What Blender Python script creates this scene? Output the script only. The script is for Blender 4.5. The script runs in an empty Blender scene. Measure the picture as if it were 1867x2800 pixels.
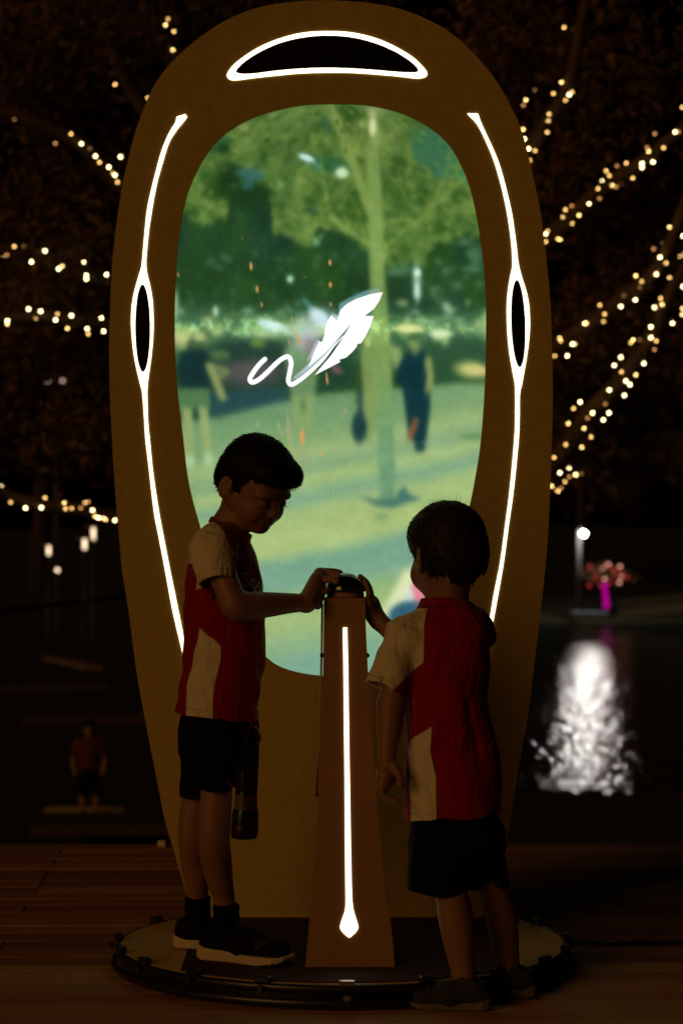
import bpy, bmesh, math, random
import numpy as np
from mathutils import Vector, Matrix
from mathutils.bvhtree import BVHTree

random.seed(7)
RNG = np.random.RandomState(7)
R = math.radians
scene = bpy.context.scene
COL = scene.collection

# ------------------------------------------------------------------ camera
FPX = 6611.0            # focal length in photo pixels (85 mm on a 36 mm high frame)
CAMH = 1.15
cam_d = bpy.data.cameras.new("camera")
cam = bpy.data.objects.new("camera", cam_d)
COL.objects.link(cam)
cam.location = (0, 0, CAMH)
cam.rotation_euler = (R(90), 0, 0)
cam_d.sensor_fit = 'VERTICAL'
cam_d.sensor_height = 36
cam_d.sensor_width = 24
cam_d.lens = 85
cam_d.clip_start = 0.1
cam_d.clip_end = 900
cam_d.dof.use_dof = True
cam_d.dof.focus_distance = 5.9
cam_d.dof.aperture_fstop = 4.2
cam_d.dof.aperture_blades = 0
scene.camera = cam

# ------------------------------------------------------------------ world, light, exposure
world = bpy.data.worlds.new("World")
scene.world = world
world.use_nodes = True
nt = world.node_tree
bg = nt.nodes["Background"]
sky = nt.nodes.new("ShaderNodeTexSky")
sky.sky_type = 'NISHITA'
sky.sun_disc = False
sky.sun_elevation = R(-4)
sky.sun_rotation = R(222)
nt.links.new(sky.outputs[0], bg.inputs[0])
bg.inputs[1].default_value = 0.006
sun_d = bpy.data.lights.new("sun", 'SUN')
sun_d.energy = 0.40
sun_d.angle = R(28)
sun_d.color = (1.0, 0.50, 0.14)
sun = bpy.data.objects.new("sun", sun_d)
COL.objects.link(sun)
sun.rotation_euler = Vector((0.62, 0.74, -0.30)).to_track_quat('-Z', 'Y').to_euler()
scene.view_settings.view_transform = 'Standard'
scene.view_settings.look = 'None'
scene.view_settings.exposure = 0
scene.view_settings.gamma = 1
scene.view_settings.use_curve_mapping = False
scene.cycles.use_denoising = True
scene.cycles.use_adaptive_sampling = False
scene.cycles.max_bounces = 6
scene.cycles.sample_clamp_indirect = 4.0
scene.cycles.blur_glossy = 0.3

# ------------------------------------------------------------------ helpers
def W(px, py, d):
    """photo pixel at a depth -> world point"""
    return Vector(((px - 933.5) * d / FPX, d, CAMH - (py - 1400) * d / FPX))

def lin(c):
    c = np.asarray(c, float) / 255.0
    return np.where(c <= 0.04045, c / 12.92, ((c + 0.055) / 1.055) ** 2.4)

def props(o, label=None, category=None, group=None, kind=None):
    if label: o['label'] = label
    if category: o['category'] = category
    if group: o['group'] = group
    if kind: o['kind'] = kind
    return o

def link(name, me, parent=None, mat=None):
    o = bpy.data.objects.new(name, me)
    COL.objects.link(o)
    if mat is not None:
        me.materials.clear(); me.materials.append(mat)
    if parent is not None:
        o.parent = parent
    return o

def empty(name, loc=(0, 0, 0)):
    o = bpy.data.objects.new(name, None)
    o.empty_display_size = 0.1
    COL.objects.link(o)
    o.location = loc
    return o

def child(name, me, parent, mat=None):
    """mesh given in world coordinates, parented under an object that may sit elsewhere"""
    o = link(name, me, None, mat)
    o.parent = parent
    o.matrix_parent_inverse = world_of(parent).inverted()
    return o

def world_of(o):
    M = o.matrix_basis.copy()
    if o.parent is not None:
        M = world_of(o.parent) @ o.matrix_parent_inverse @ M
    return M

def mesh_np(name, V, F, smooth=True):
    me = bpy.data.meshes.new(name)
    V = np.ascontiguousarray(V, dtype=np.float32)
    F = np.asarray(F, dtype=np.int32)
    n, k = F.shape
    me.vertices.add(len(V)); me.vertices.foreach_set('co', V.ravel())
    me.loops.add(n * k); me.loops.foreach_set('vertex_index', F.ravel())
    me.polygons.add(n)
    me.polygons.foreach_set('loop_start', np.arange(0, n * k, k, dtype=np.int32))
    me.polygons.foreach_set('loop_total', np.full(n, k, dtype=np.int32))
    me.polygons.foreach_set('use_smooth', np.full(n, smooth, dtype=bool))
    me.update(calc_edges=True)
    return me

def fattr(me, name, vals):
    a = me.attributes.new(name, 'FLOAT', 'POINT')
    a.data.foreach_set('value', np.ascontiguousarray(vals, dtype=np.float32))

def catmull(pts, n=8, closed=False):
    P = [np.array(p, float) for p in pts]
    N = len(P); out = []
    rng = range(N) if closed else range(N - 1)
    for i in rng:
        if closed:
            p0, p1, p2, p3 = P[(i - 1) % N], P[i], P[(i + 1) % N], P[(i + 2) % N]
        else:
            p0 = P[i - 1] if i > 0 else 2 * P[0] - P[1]
            p1, p2 = P[i], P[i + 1]
            p3 = P[i + 2] if i + 2 < N else 2 * P[-1] - P[-2]
        for j in range(n):
            t = j / n
            out.append(0.5 * (2 * p1 + (p2 - p0) * t + (2 * p0 - 5 * p1 + 4 * p2 - p3) * t * t + (3 * p1 - p0 - 3 * p2 + p3) * t ** 3))
    if not closed:
        out.append(P[-1])
    return np.array(out)

def resample(poly, n, closed=True):
    P = np.asarray(poly, float)
    if closed: P = np.vstack([P, P[:1]])
    s = np.concatenate([[0], np.cumsum(np.linalg.norm(np.diff(P, axis=0), axis=1))])
    t = np.linspace(0, s[-1], n + 1)[:-1] if closed else np.linspace(0, s[-1], n)
    return np.stack([np.interp(t, s, P[:, i]) for i in range(P.shape[1])], 1)

def bm_mesh(bm, name, smooth=False):
    me = bpy.data.meshes.new(name)
    bmesh.ops.recalc_face_normals(bm, faces=bm.faces)
    bm.to_mesh(me); bm.free()
    if smooth:
        for p in me.polygons: p.use_smooth = True
    return me

def box_into(bm, c, s, M=None, bev=0.0):
    r = bmesh.ops.create_cube(bm, size=1)
    vs = r['verts']
    for v in vs:
        v.co = Vector((v.co.x * s[0], v.co.y * s[1], v.co.z * s[2]))
        if M is not None: v.co = M @ v.co
        v.co += Vector(c)
    if bev > 0:
        es = list({e for v in vs for e in v.link_edges})
        bmesh.ops.bevel(bm, geom=es, offset=bev, segments=1, affect='EDGES', profile=0.5)

def tube_mesh(name, pts, rad, seg=8, caps=True):
    P = [Vector(p) for p in pts]
    n = len(P)
    if not hasattr(rad, '__len__'): rad = [rad] * n
    V = []; up = Vector((0, 0, 1)); prev = None
    for i in range(n):
        t = (P[min(i + 1, n - 1)] - P[max(i - 1, 0)]).normalized()
        if prev is None:
            a = t.orthogonal().normalized()
        else:
            a = (prev - t * prev.dot(t)).normalized()
        b = t.cross(a); prev = a
        for k in range(seg):
            an = 2 * math.pi * k / seg
            V.append(P[i] + (a * math.cos(an) + b * math.sin(an)) * rad[i])
    F = []
    for i in range(n - 1):
        for k in range(seg):
            F.append((i * seg + k, i * seg + (k + 1) % seg, (i + 1) * seg + (k + 1) % seg, (i + 1) * seg + k))
    bm = bmesh.new()
    vs = [bm.verts.new(v) for v in V]
    for f in F: bm.faces.new([vs[i] for i in f])
    if caps:
        bm.faces.new(vs[:seg][::-1]); bm.faces.new(vs[-seg:])
    return bm_mesh(bm, name, True)

def slab_from_px(name, poly_px, d_back, thick, d_ref=None, bev=0.0):
    """a flat shape standing upright at a depth, with real thickness towards the viewer"""
    bm = bmesh.new()
    d_ref = d_ref or d_back
    front = [W(x, y, d_ref) for x, y in poly_px]
    for v in front: v.y = d_back - thick
    back = [Vector((v.x, d_back, v.z)) for v in front]
    fv = [bm.verts.new(v) for v in front]; bv = [bm.verts.new(v) for v in back]
    n = len(fv)
    f = bm.faces.new(fv); bm.faces.new(bv[::-1])
    for i in range(n):
        bm.faces.new((fv[i], fv[(i + 1) % n], bv[(i + 1) % n], bv[i]))
    return bm_mesh(bm, name)

def ring_slab(name, outer, inner, y0, y1, d_ref):
    """outer and inner px outlines (same count) bridged into a plate between depths y0 (front) and y1"""
    n = len(outer)
    def pt(p, y):
        v = W(p[0], p[1], d_ref); return (v.x, y, v.z)
    V = [pt(p, y0) for p in outer] + [pt(p, y0) for p in inner] + [pt(p, y1) for p in outer] + [pt(p, y1) for p in inner]
    F = []
    for i in range(n):
        j = (i + 1) % n
        F.append((i, j, n + j, n + i))
        F.append((2 * n + i, 3 * n + i, 3 * n + j, 2 * n + j))
        F.append((i, 2 * n + i, 2 * n + j, j))
        F.append((n + i, n + j, 3 * n + j, 3 * n + i))
    bm = bmesh.new()
    vs = [bm.verts.new(v) for v in V]
    for f in F: bm.faces.new([vs[k] for k in f])
    return bm_mesh(bm, name)

# ------------------------------------------------------------------ materials
def mat(name, col=(0.5, 0.5, 0.5), rough=0.6, metal=0.0, noise=0.0, nscale=20.0, bump=0.0, bscale=60.0, spec=0.5, coat=0.0, stretch=(1, 1, 1)):
    m = bpy.data.materials.new(name); m.use_nodes = True
    t = m.node_tree; b = t.nodes["Principled BSDF"]
    b.inputs["Base Color"].default_value = (*col, 1)
    b.inputs["Roughness"].default_value = rough
    b.inputs["Metallic"].default_value = metal
    b.inputs["Specular IOR Level"].default_value = spec
    b.inputs["Coat Weight"].default_value = coat
    tc = t.nodes.new("ShaderNodeTexCoord"); mp = t.nodes.new("ShaderNodeMapping")
    mp.inputs['Scale'].default_value = stretch
    t.links.new(tc.outputs['Object'], mp.inputs[0])
    if noise > 0:
        n = t.nodes.new("ShaderNodeTexNoise"); n.inputs['Scale'].default_value = nscale; n.inputs['Detail'].default_value = 5
        t.links.new(mp.outputs[0], n.inputs['Vector'])
        r = t.nodes.new("ShaderNodeMix"); r.data_type = 'RGBA'
        r.inputs[6].default_value = (*[c * (1 - noise) for c in col], 1)
        r.inputs[7].default_value = (*[min(1, c * (1 + noise)) for c in col], 1)
        t.links.new(n.outputs[0], r.inputs[0]); t.links.new(r.outputs[2], b.inputs["Base Color"])
    if bump > 0:
        n2 = t.nodes.new("ShaderNodeTexNoise"); n2.inputs['Scale'].default_value = bscale; n2.inputs['Detail'].default_value = 3
        t.links.new(mp.outputs[0], n2.inputs['Vector'])
        bp = t.nodes.new("ShaderNodeBump"); bp.inputs['Strength'].default_value = bump; bp.inputs['Distance'].default_value = 0.004
        t.links.new(n2.outputs[0], bp.inputs['Height']); t.links.new(bp.outputs[0], b.inputs['Normal'])
    return m

def emis(name, col, strength):
    m = bpy.data.materials.new(name); m.use_nodes = True
    t = m.node_tree; t.nodes.remove(t.nodes["Principled BSDF"])
    e = t.nodes.new("ShaderNodeEmission"); e.inputs[0].default_value = (*col, 1); e.inputs[1].default_value = strength
    t.links.new(e.outputs[0], t.nodes["Material Output"].inputs[0])
    return m

M_panel = mat("painted_board", (0.46, 0.325, 0.085), 0.60, noise=0.15, nscale=30.0, bump=0.3, bscale=140, spec=0.25)
M_edge = mat("board_edge", (0.30, 0.17, 0.06), 0.6, noise=0.2, nscale=30)
M_led = emis("led_diffuser", (1.0, 0.89, 0.60), 3.2)
M_black = mat("black_acrylic", (0.006, 0.004, 0.004), 0.35, spec=0.2)
M_blackmetal = mat("black_steel", (0.012, 0.010, 0.010), 0.35, metal=0.0, noise=0.3, nscale=12, spec=0.5)
M_steel = mat("brushed_steel", (0.55, 0.5, 0.45), 0.35, metal=1.0, noise=0.1)
M_skin = mat("skin", (0.25, 0.115, 0.062), 0.55, noise=0.06, nscale=40, bump=0.05, bscale=500)
M_skin.node_tree.nodes["Principled BSDF"].inputs["Subsurface Weight"].default_value = 0.0
M_hair = mat("dark_hair", (0.008, 0.005, 0.004), 0.6, spec=0.15)
M_hair2 = mat("brown_hair", (0.018, 0.010, 0.006), 0.6, spec=0.2)
M_black_cloth = mat("black_cloth", (0.006, 0.006, 0.008), 0.9, bump=0.2, bscale=150, spec=0.1)
M_sock = mat("black_sock", (0.006, 0.006, 0.007), 0.95, bump=0.5, bscale=400, spec=0.05)
M_eye = mat("eye_white", (0.55, 0.5, 0.45), 0.2)
M_iris = mat("brown_iris", (0.02, 0.01, 0.006), 0.15)
M_print = mat("pale_print", (0.80, 0.66, 0.52), 0.7)

def shirt_material():
    m = bpy.data.materials.new("red_and_white_jersey"); m.use_nodes = True
    t = m.node_tree; b = t.nodes["Principled BSDF"]
    b.inputs["Roughness"].default_value = 0.85; b.inputs["Specular IOR Level"].default_value = 0.1
    b.inputs["Sheen Weight"].default_value = 0.1
    a = t.nodes.new("ShaderNodeAttribute"); a.attribute_name = 'pale'
    g = t.nodes.new("ShaderNodeMapRange")
    g.inputs['From Min'].default_value = -0.0012; g.inputs['From Max'].default_value = 0.0012
    t.links.new(a.outputs['Fac'], g.inputs['Value'])
    mx = t.nodes.new("ShaderNodeMix"); mx.data_type = 'RGBA'
    mx.inputs[6].default_value = (0.26, 0.004, 0.006, 1); mx.inputs[7].default_value = (0.66, 0.57, 0.40, 1)
    t.links.new(g.outputs[0], mx.inputs[0])
    # stitched seam, darker, near the border between the colours
    ab = t.nodes.new("ShaderNodeMath"); ab.operation = 'ABSOLUTE'
    t.links.new(a.outputs['Fac'], ab.inputs[0])
    st = t.nodes.new("ShaderNodeMapRange"); st.inputs['From Min'].default_value = 0.0008; st.inputs['From Max'].default_value = 0.0022
    st.inputs['To Min'].default_value = 0.55
    t.links.new(ab.outputs[0], st.inputs['Value'])
    h = t.nodes.new("ShaderNodeAttribute"); h.attribute_name = 'hem'
    hs = t.nodes.new("ShaderNodeMapRange"); hs.inputs['From Min'].default_value = 0.0006; hs.inputs['From Max'].default_value = 0.0016
    hs.inputs['To Min'].default_value = 0.6
    t.links.new(h.outputs['Fac'], hs.inputs['Value'])
    mm = t.nodes.new("ShaderNodeMath"); mm.operation = 'MULTIPLY'
    t.links.new(st.outputs[0], mm.inputs[0]); t.links.new(hs.outputs[0], mm.inputs[1])
    vm = t.nodes.new("ShaderNodeVectorMath"); vm.operation = 'SCALE'
    t.links.new(mx.outputs[2], vm.inputs[0]); t.links.new(mm.outputs[0], vm.inputs['Scale'])
    t.links.new(vm.outputs[0], b.inputs['Base Color'])
    n2 = t.nodes.new("ShaderNodeTexNoise"); n2.inputs['Scale'].default_value = 350
    tc = t.nodes.new("ShaderNodeTexCoord"); t.links.new(tc.outputs['Object'], n2.inputs['Vector'])
    n3 = t.nodes.new("ShaderNodeTexNoise"); n3.inputs['Scale'].default_value = 22; n3.inputs['Distortion'].default_value = 1.2
    mp = t.nodes.new("ShaderNodeMapping"); mp.inputs['Scale'].default_value = (1, 1, 0.45)
    t.links.new(tc.outputs['Object'], mp.inputs[0]); t.links.new(mp.outputs[0], n3.inputs['Vector'])
    b1 = t.nodes.new("ShaderNodeBump"); b1.inputs['Strength'].default_value = 0.25; b1.inputs['Distance'].default_value = 0.001
    b2 = t.nodes.new("ShaderNodeBump"); b2.inputs['Strength'].default_value = 0.8; b2.inputs['Distance'].default_value = 0.016
    t.links.new(n3.outputs[0], b2.inputs['Height']); t.links.new(n2.outputs[0], b1.inputs['Height'])
    t.links.new(b2.outputs[0], b1.inputs['Normal']); t.links.new(b1.outputs[0], b.inputs['Normal'])
    return m
M_shirt = shirt_material()

# ------------------------------------------------------------------ the setting: deck, ground, water
def plank_mat(name, c):
    return mat(name, c, 0.62, noise=0.35, nscale=9, bump=0.35, bscale=30, stretch=(0.25, 3.0, 3.0), spec=0.3)
M_planks = [plank_mat("deck_wood_a", (0.42, 0.20, 0.09)), plank_mat("deck_wood_b", (0.28, 0.13, 0.07)), plank_mat("deck_wood_c", (0.50, 0.26, 0.12)), plank_mat("deck_wood_d", (0.36, 0.15, 0.08))]
rot = R(1.6)
deck = empty("deck", (0, 0, 0))
props(deck, "timber deck of long boards laid across under the oval display", kind='structure')
deck.rotation_euler = (0, 0, rot)
PW = 0.118; NR = 44; Y0 = 3.2
plank_meshes = {}
def plank_mesh(L, mi):
    key = (round(L, 2), mi)
    if key not in plank_meshes:
        bm = bmesh.new(); box_into(bm, (0, 0, -0.014), (L - 0.005, PW - 0.005, 0.028), bev=0.0008)
        me = bm_mesh(bm, "plank"); me.materials.append(M_planks[mi]); plank_meshes[key] = me
    return plank_meshes[key]
for r in range(NR):
    j0 = random.choice([-.72, -.72, -.955, .55, 1.1, -1.6])
    x = j0 - 7.2 + (0.0)
    y = Y0 + (r + 0.5) * PW
    while x < 6.5:
        L = 2.4
        o = bpy.data.objects.new("plank", plank_mesh(L, random.randrange(4)))
        COL.objects.link(o); o.parent = deck
        o.location = (x + L / 2, y, random.uniform(-0.0012, 0.0006))
        x += L
bm = bmesh.new()
ye = Y0 + NR * PW
box_into(bm, (0, (Y0 + ye) / 2, -0.10), (13.2, ye - Y0 - 0.004, 0.13))
child("deck_frame", bm_mesh(bm, "deck_frame"), deck, M_black_cloth).matrix_parent_inverse = Matrix.Identity(4)
bm = bmesh.new(); box_into(bm, (0, ye + 0.012, -0.17), (13.2, 0.02, 0.30))
child("fascia_board", bm_mesh(bm, "fascia_board"), deck, M_planks[1]).matrix_parent_inverse = Matrix.Identity(4)

M_pave = mat("dark_paving", (0.022, 0.010, 0.008), 0.8, noise=0.5, nscale=0.6, bump=0.2)
def ground_sheet(name, x0, x1, y0, y1, z, m, thick=0.6, label=None):
    bm = bmesh.new(); box_into(bm, ((x0 + x1) / 2, (y0 + y1) / 2, z - thick / 2), (x1 - x0, y1 - y0, thick))
    o = link(name, bm_mesh(bm, name), None, m)
    props(o, label, kind='structure'); return o
ground_sheet("ground", -60, 60, -30, 8.2, -0.42, M_pave, 0.6, "dark ground under the timber deck")
ZT = -2.9
ground_sheet("promenade", -70, 0.6, 8.21, 120, ZT, M_pave, 1.0, "dark lower promenade beyond the edge of the deck")

ground_sheet("added_ledge", 0.61, 60, 8.21, 36.2, -3.12, M_pave, 0.5, "dark low ledge added to cut off the lamp reflection on the lake")  # added to hide the near water, so the lamp's reflection stops there
# water
def water_material():
    m = bpy.data.materials.new("night_water"); m.use_nodes = True
    t = m.node_tree; b = t.nodes["Principled BSDF"]
    b.inputs["Base Color"].default_value = (0.002, 0.002, 0.003, 1)
    b.inputs["Roughness"].default_value = 0.06; b.inputs["IOR"].default_value = 1.33
    tc = t.nodes.new("ShaderNodeTexCoord"); mp = t.nodes.new("ShaderNodeMapping")
    mp.inputs['Scale'].default_value = (1.9, 0.80, 1)
    t.links.new(tc.outputs['Object'], mp.inputs[0])
    n = t.nodes.new("ShaderNodeTexNoise"); n.inputs['Scale'].default_value = 1.6; n.inputs['Detail'].default_value = 3; n.inputs['Roughness'].default_value = 0.6
    t.links.new(mp.outputs[0], n.inputs['Vector'])
    mp2 = t.nodes.new("ShaderNodeMapping"); mp2.inputs['Scale'].default_value = (1.0, 0.30, 1)
    t.links.new(tc.outputs['Object'], mp2.inputs[0])
    nb = t.nodes.new("ShaderNodeTexNoise"); nb.inputs['Scale'].default_value = 1.3; nb.inputs['Detail'].default_value = 2; nb.inputs['Distortion'].default_value = 0.6
    t.links.new(mp2.outputs[0], nb.inputs['Vector'])
    bp0 = t.nodes.new("ShaderNodeBump"); bp0.inputs['Strength'].default_value = 1.0; bp0.inputs['Distance'].default_value = 0.004
    t.links.new(nb.outputs[0], bp0.inputs['Height'])
    bp = t.nodes.new("ShaderNodeBump"); bp.inputs['Strength'].default_value = 1.0; bp.inputs['Distance'].default_value = 0.060
    t.links.new(n.outputs[0], bp.inputs['Height']); t.links.new(bp0.outputs[0], bp.inputs['Normal']); t.links.new(bp.outputs[0], b.inputs['Normal'])
    return m
ZW = -3.3
bm = bmesh.new()
vs = [bm.verts.new(v) for v in ((0.6, 8.21, ZW), (160, 8.21, ZW), (160, 97, ZW), (0.6, 97, ZW))]
bm.faces.new(vs)
rk = bmesh.new()  # added rocks roughen the straight cut across the lamp's reflection
for _ in range(150):
    c_ = Vector((random.uniform(1.5, 9.5), random.uniform(35.6, 38.8) - random.random() ** 2, -3.33)); s_ = random.uniform(.05, .22) * (1.4 if c_.y < 36.8 else .8)
    r_ = bmesh.ops.create_icosphere(rk, subdivisions=1, radius=s_)
    for v in r_['verts']: v.co = Vector((v.co.x * random.uniform(1.1, 1.9), v.co.y, v.co.z * random.uniform(.6, 1.0))) * random.uniform(.9, 1.1) + c_
props(link("added_rocks", bm_mesh(rk, "added_rocks"), None, M_pave), "dark rocks added to break up the cut end of the lamp reflection", kind='stuff')
water = link("water", bm_mesh(bm, "water"), None, water_material())
props(water, "black lake water with rippled surface behind the oval display", kind='structure')
M_bank = mat("grass_bank", (0.020, 0.022, 0.008), 0.9, noise=0.5, nscale=2, bump=0.4)
bm = bmesh.new()
nx, ny = 60, 14
gv = {}
for i in range(nx + 1):
    for j in range(ny + 1):
        x = -120 + 320 * i / nx; y = 97 + 130 * (j / ny) ** 1.3
        z = ZW - 0.3 + 0.75 * min(1, j / 1.5) + 0.02 * (y - 97) + 0.4 * math.sin(x * 0.07 + j) * min(1, j / 3)
        gv[i, j] = bm.verts.new((x, y, z))
for i in range(nx):
    for j in range(ny):
        bm.faces.new((gv[i, j], gv[i + 1, j], gv[i + 1, j + 1], gv[i, j + 1]))
bank = link("far_shore", bm_mesh(bm, "far_shore", True), None, M_bank)
props(bank, "dark grassy far shore across the water", kind='structure')

# ------------------------------------------------------------------ trees
M_leaf = mat("night_leaves", (0.10, 0.050, 0.018), 0.7, noise=0.9, nscale=1.6)
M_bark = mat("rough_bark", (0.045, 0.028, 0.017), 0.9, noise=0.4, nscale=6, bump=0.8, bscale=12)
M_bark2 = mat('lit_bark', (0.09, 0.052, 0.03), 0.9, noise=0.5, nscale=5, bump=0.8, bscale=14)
def leaf_cloud(name, blobs, n, size, seed=1):
    """many small leaf faces scattered through soft clumps. blobs: (x, y, z, rx, ry, rz, weight)"""
    r = np.random.RandomState(seed)
    w = np.array([b[6] for b in blobs]); w = w / w.sum()
    k = r.choice(len(blobs), n, p=w)
    B = np.array([b[:6] for b in blobs])[k]
    d = r.normal(size=(n, 3)); d /= np.linalg.norm(d, axis=1)[:, None]
    rad = r.uniform(0.35, 1, n) ** 0.6
    # sub clumps
    nc = max(8, n // 60); cc = r.normal(size=(nc, 3)) * 0.55
    c = B[:, :3] + B[:, 3:] * (d * rad[:, None] * 0.65 + cc[r.randint(0, nc, n)] * 0.55)
    a = r.normal(size=(n, 3)); a /= np.linalg.norm(a, axis=1)[:, None]
    b = np.cross(a, r.normal(size=(n, 3))); b /= np.linalg.norm(b, axis=1)[:, None]
    s = size * r.uniform(0.6, 1.3, n)[:, None]
    V = np.stack([c - a * s, c - b * s * 0.45 + a * s * .1, c + a * s, c + b * s * 0.45 + a * s * .1], 1).reshape(-1, 3)
    F = np.arange(4 * n).reshape(n, 4)
    return mesh_np(name, V, F, False)

ld = 18.0
tree = empty("tree", W(905, 2400, 18.6)); tree.location.z = ZT
props(tree, "big dark tree behind the oval display, its spreading branches wound with lights", "tree")
tb = Vector(tree.location)
trunk_top = W(905, 1500, 18.6)
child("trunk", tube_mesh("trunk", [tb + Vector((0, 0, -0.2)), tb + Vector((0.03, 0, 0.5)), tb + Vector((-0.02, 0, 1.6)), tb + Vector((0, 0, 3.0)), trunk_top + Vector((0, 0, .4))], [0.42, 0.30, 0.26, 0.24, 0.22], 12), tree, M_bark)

STR = []  # (label, branch px path, bulbs)
STR.append(("short warm light string at the top left, above the arch shoulder", [(800, 700), (620, 400), (470, 170), (430, 60), (400, -60)],
 [(412,40,0),(460,52,1),(453,68,0),(434,71,0),(476,86,1),(473,136,0),(405,268,1)]))
STR.append(("sparse lights between the top left corner and the arch", [(860, 900), (640, 560), (400, 300), (330, 180), (280, 60)],
 [(339,169,0),(315,231,1),(430,250,2)]))
STR.append(("light string sloping down to the arch, highest full string on the left", [(880, 1050), (600, 760), (330, 500), (230, 400), (100, 335), (-120, 260)],
 [(61,324,0),(40,327,3),(176,353,1),(195,366,1),(152,392,2),(223,393,0),(247,406,3),(262,427,0),(273,444,1),(330,429,0),(298,457,0),(309,474,1),(315,479,0),(322,498,1)]))
STR.append(("second string down on the left, meeting the arch above its oval light", [(890, 1200), (600, 900), (330, 775), (180, 725), (40, 690), (-160, 640)],
 [(10,696,0),(20,697,2),(40,674,1),(87,716,0),(66,673,3),(124,686,0),(171,728,0),(166,735,0),(161,735,0),(206,701,0),(231,716,0),(237,753,0),(237,763,0),(292,751,0)]))
STR.append(("level string on the left, beside the left oval light of the arch", [(895, 1260), (600, 1010), (330, 905), (180, 872), (40, 870), (-160, 880)],
 [(17,863,1),(21,877,0),(21,886,0),(79,845,0),(112,851,0),(88,877,0),(98,871,1),(158,859,1),(153,875,0),(196,863,0),(185,898,0),(239,899,0),(242,913,1),(278,870,0),(284,906,0)]))
STR.append(("lowest string on the left, drooping just above the promenade lamps", [(900, 1380), (600, 1450), (330, 1420), (220, 1392), (110, 1380), (-60, 1320)],
 [(4,1330,0),(17,1347,2),(30,1373,1),(71,1389,0),(86,1368,1),(124,1361,1),(118,1376,0),(114,1388,0),(150,1379,0),(151,1388,0),(177,1375,0),(180,1391,1),(197,1390,1),(222,1389,2),(233,1375,1),(242,1372,2),(254,1395,0),(261,1412,0),(270,1416,0),(283,1418,0),(290,1421,1),(315,1423,0)]))
STR.append(("small cluster of lights at the upper right shoulder of the arch", [(960, 900), (1250, 620), (1440, 420), (1500, 320), (1550, 240), (1600, 0)],
 [(1541,75,1),(1534,225,0),(1512,256,1),(1563,252,1),(1555,259,0),(1545,274,1),(1461,246,3),(1437,273,0),(1430,288,2),(1500,312,1),(1498,330,0),(1495,362,1),(1429,354,0),(1433,380,0),(1444,407,0),(1462,412,1),(1448,438,1)]))
STR.append(("upper diagonal string on the right, climbing to the picture edge", [(930, 1150), (1250, 860), (1500, 650), (1640, 520), (1770, 430), (1990, 250)],
 [(1864,293,1),(1868,337,0),(1844,361,0),(1853,361,2),(1789,366,2),(1813,404,1),(1768,404,2),(1772,414,0),(1754,447,0),(1754,458,0),(1784,443,0),(1711,446,1),(1686,454,2),(1656,467,1),(1665,480,1),(1646,495,0),(1673,507,0),(1683,511,2),(1697,502,3),(1729,487,1),(1634,516,1),(1638,543,2),(1609,557,0),(1614,556,1),(1562,563,2),(1545,573,1),(1539,593,0),(1582,589,0),(1564,611,1),(1496,632,1),(1491,640,0),(1491,661,1),(1524,653,1),(1530,655,0)]))
STR.append(("middle diagonal string on the right, starting beside the right oval light", [(920, 1290), (1250, 1080), (1520, 945), (1650, 855), (1780, 750), (1830, 660), (1900, 480)],
 [(1829,621,0),(1813,665,0),(1825,678,2),(1786,681,2),(1803,704,0),(1820,719,1),(1737,754,0),(1782,753,0),(1793,750,0),(1753,770,1),(1748,786,3),(1829,759,1),(1736,820,0),(1696,838,0),(1704,808,3),(1639,834,1),(1652,859,1),(1649,879,1),(1598,884,0),(1603,884,1),(1529,925,0),(1532,932,1),(1564,941,0),(1571,941,1),(1516,973,1),(1550,973,0)]))
STR.append(("thick steep string on the right, the lowest one rising from the arch", [(915, 1400), (1250, 1400), (1500, 1270), (1600, 1140), (1710, 1020), (1790, 900), (1830, 800), (1960, 600)],
 [(1866,645,0),(1858,701,1),(1866,697,1),(1866,784,0),(1865,844,0),(1864,860,0),(1837,884,0),(1812,818,0),(1805,816,1),(1809,833,0),(1815,839,0),(1788,840,0),(1778,894,0),(1778,923,0),(1793,932,1),(1788,956,2),(1730,929,0),(1724,937,1),(1747,929,3),(1696,977,0),(1678,999,0),(1759,994,0),(1698,1017,1),(1737,1025,0),(1710,1042,0),(1721,1052,0),(1706,1081,0),(1665,1066,0),(1585,1099,0),(1567,1117,1),(1654,1105,2),(1619,1129,0),(1664,1129,0),(1605,1143,2),(1648,1148,0),(1553,1158,0),(1596,1171,0),(1615,1195,1),(1589,1223,0),(1546,1216,1),(1514,1251,1),(1555,1280,0),(1530,1293,0),(1573,1298,0),(1576,1299,1),(1588,1295,3),(1555,1304,2),(1544,1317,1),(1507,1329,0),(1533,1335,2),(1520,1340,2),(1526,1343,1)]))
M_bulbs = [emis("bulb_glow_white", (1.0, 0.80, 0.38), 15.0), emis("bulb_glow_amber", (1.0, 0.58, 0.17), 6.5), emis("bulb_glow_dim", (1.0, 0.42, 0.14), 2.6), emis("bulb_glow_faint", (1.0, 0.5, 0.15), 0.8), emis("bulb_glow_gold", (1.0, 0.68, 0.22), 9.5)]
bulb_me = []
for k in range(5):
    bm = bmesh.new(); bmesh.ops.create_icosphere(bm, subdivisions=1, radius=0.0090 if k == 0 else 0.0083)
    me = bm_mesh(bm, "bulb", True); me.materials.append(M_bulbs[k]); bulb_me.append(me)
M_wire = mat("dark_cable", (0.02, 0.015, 0.01), 0.7)
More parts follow.
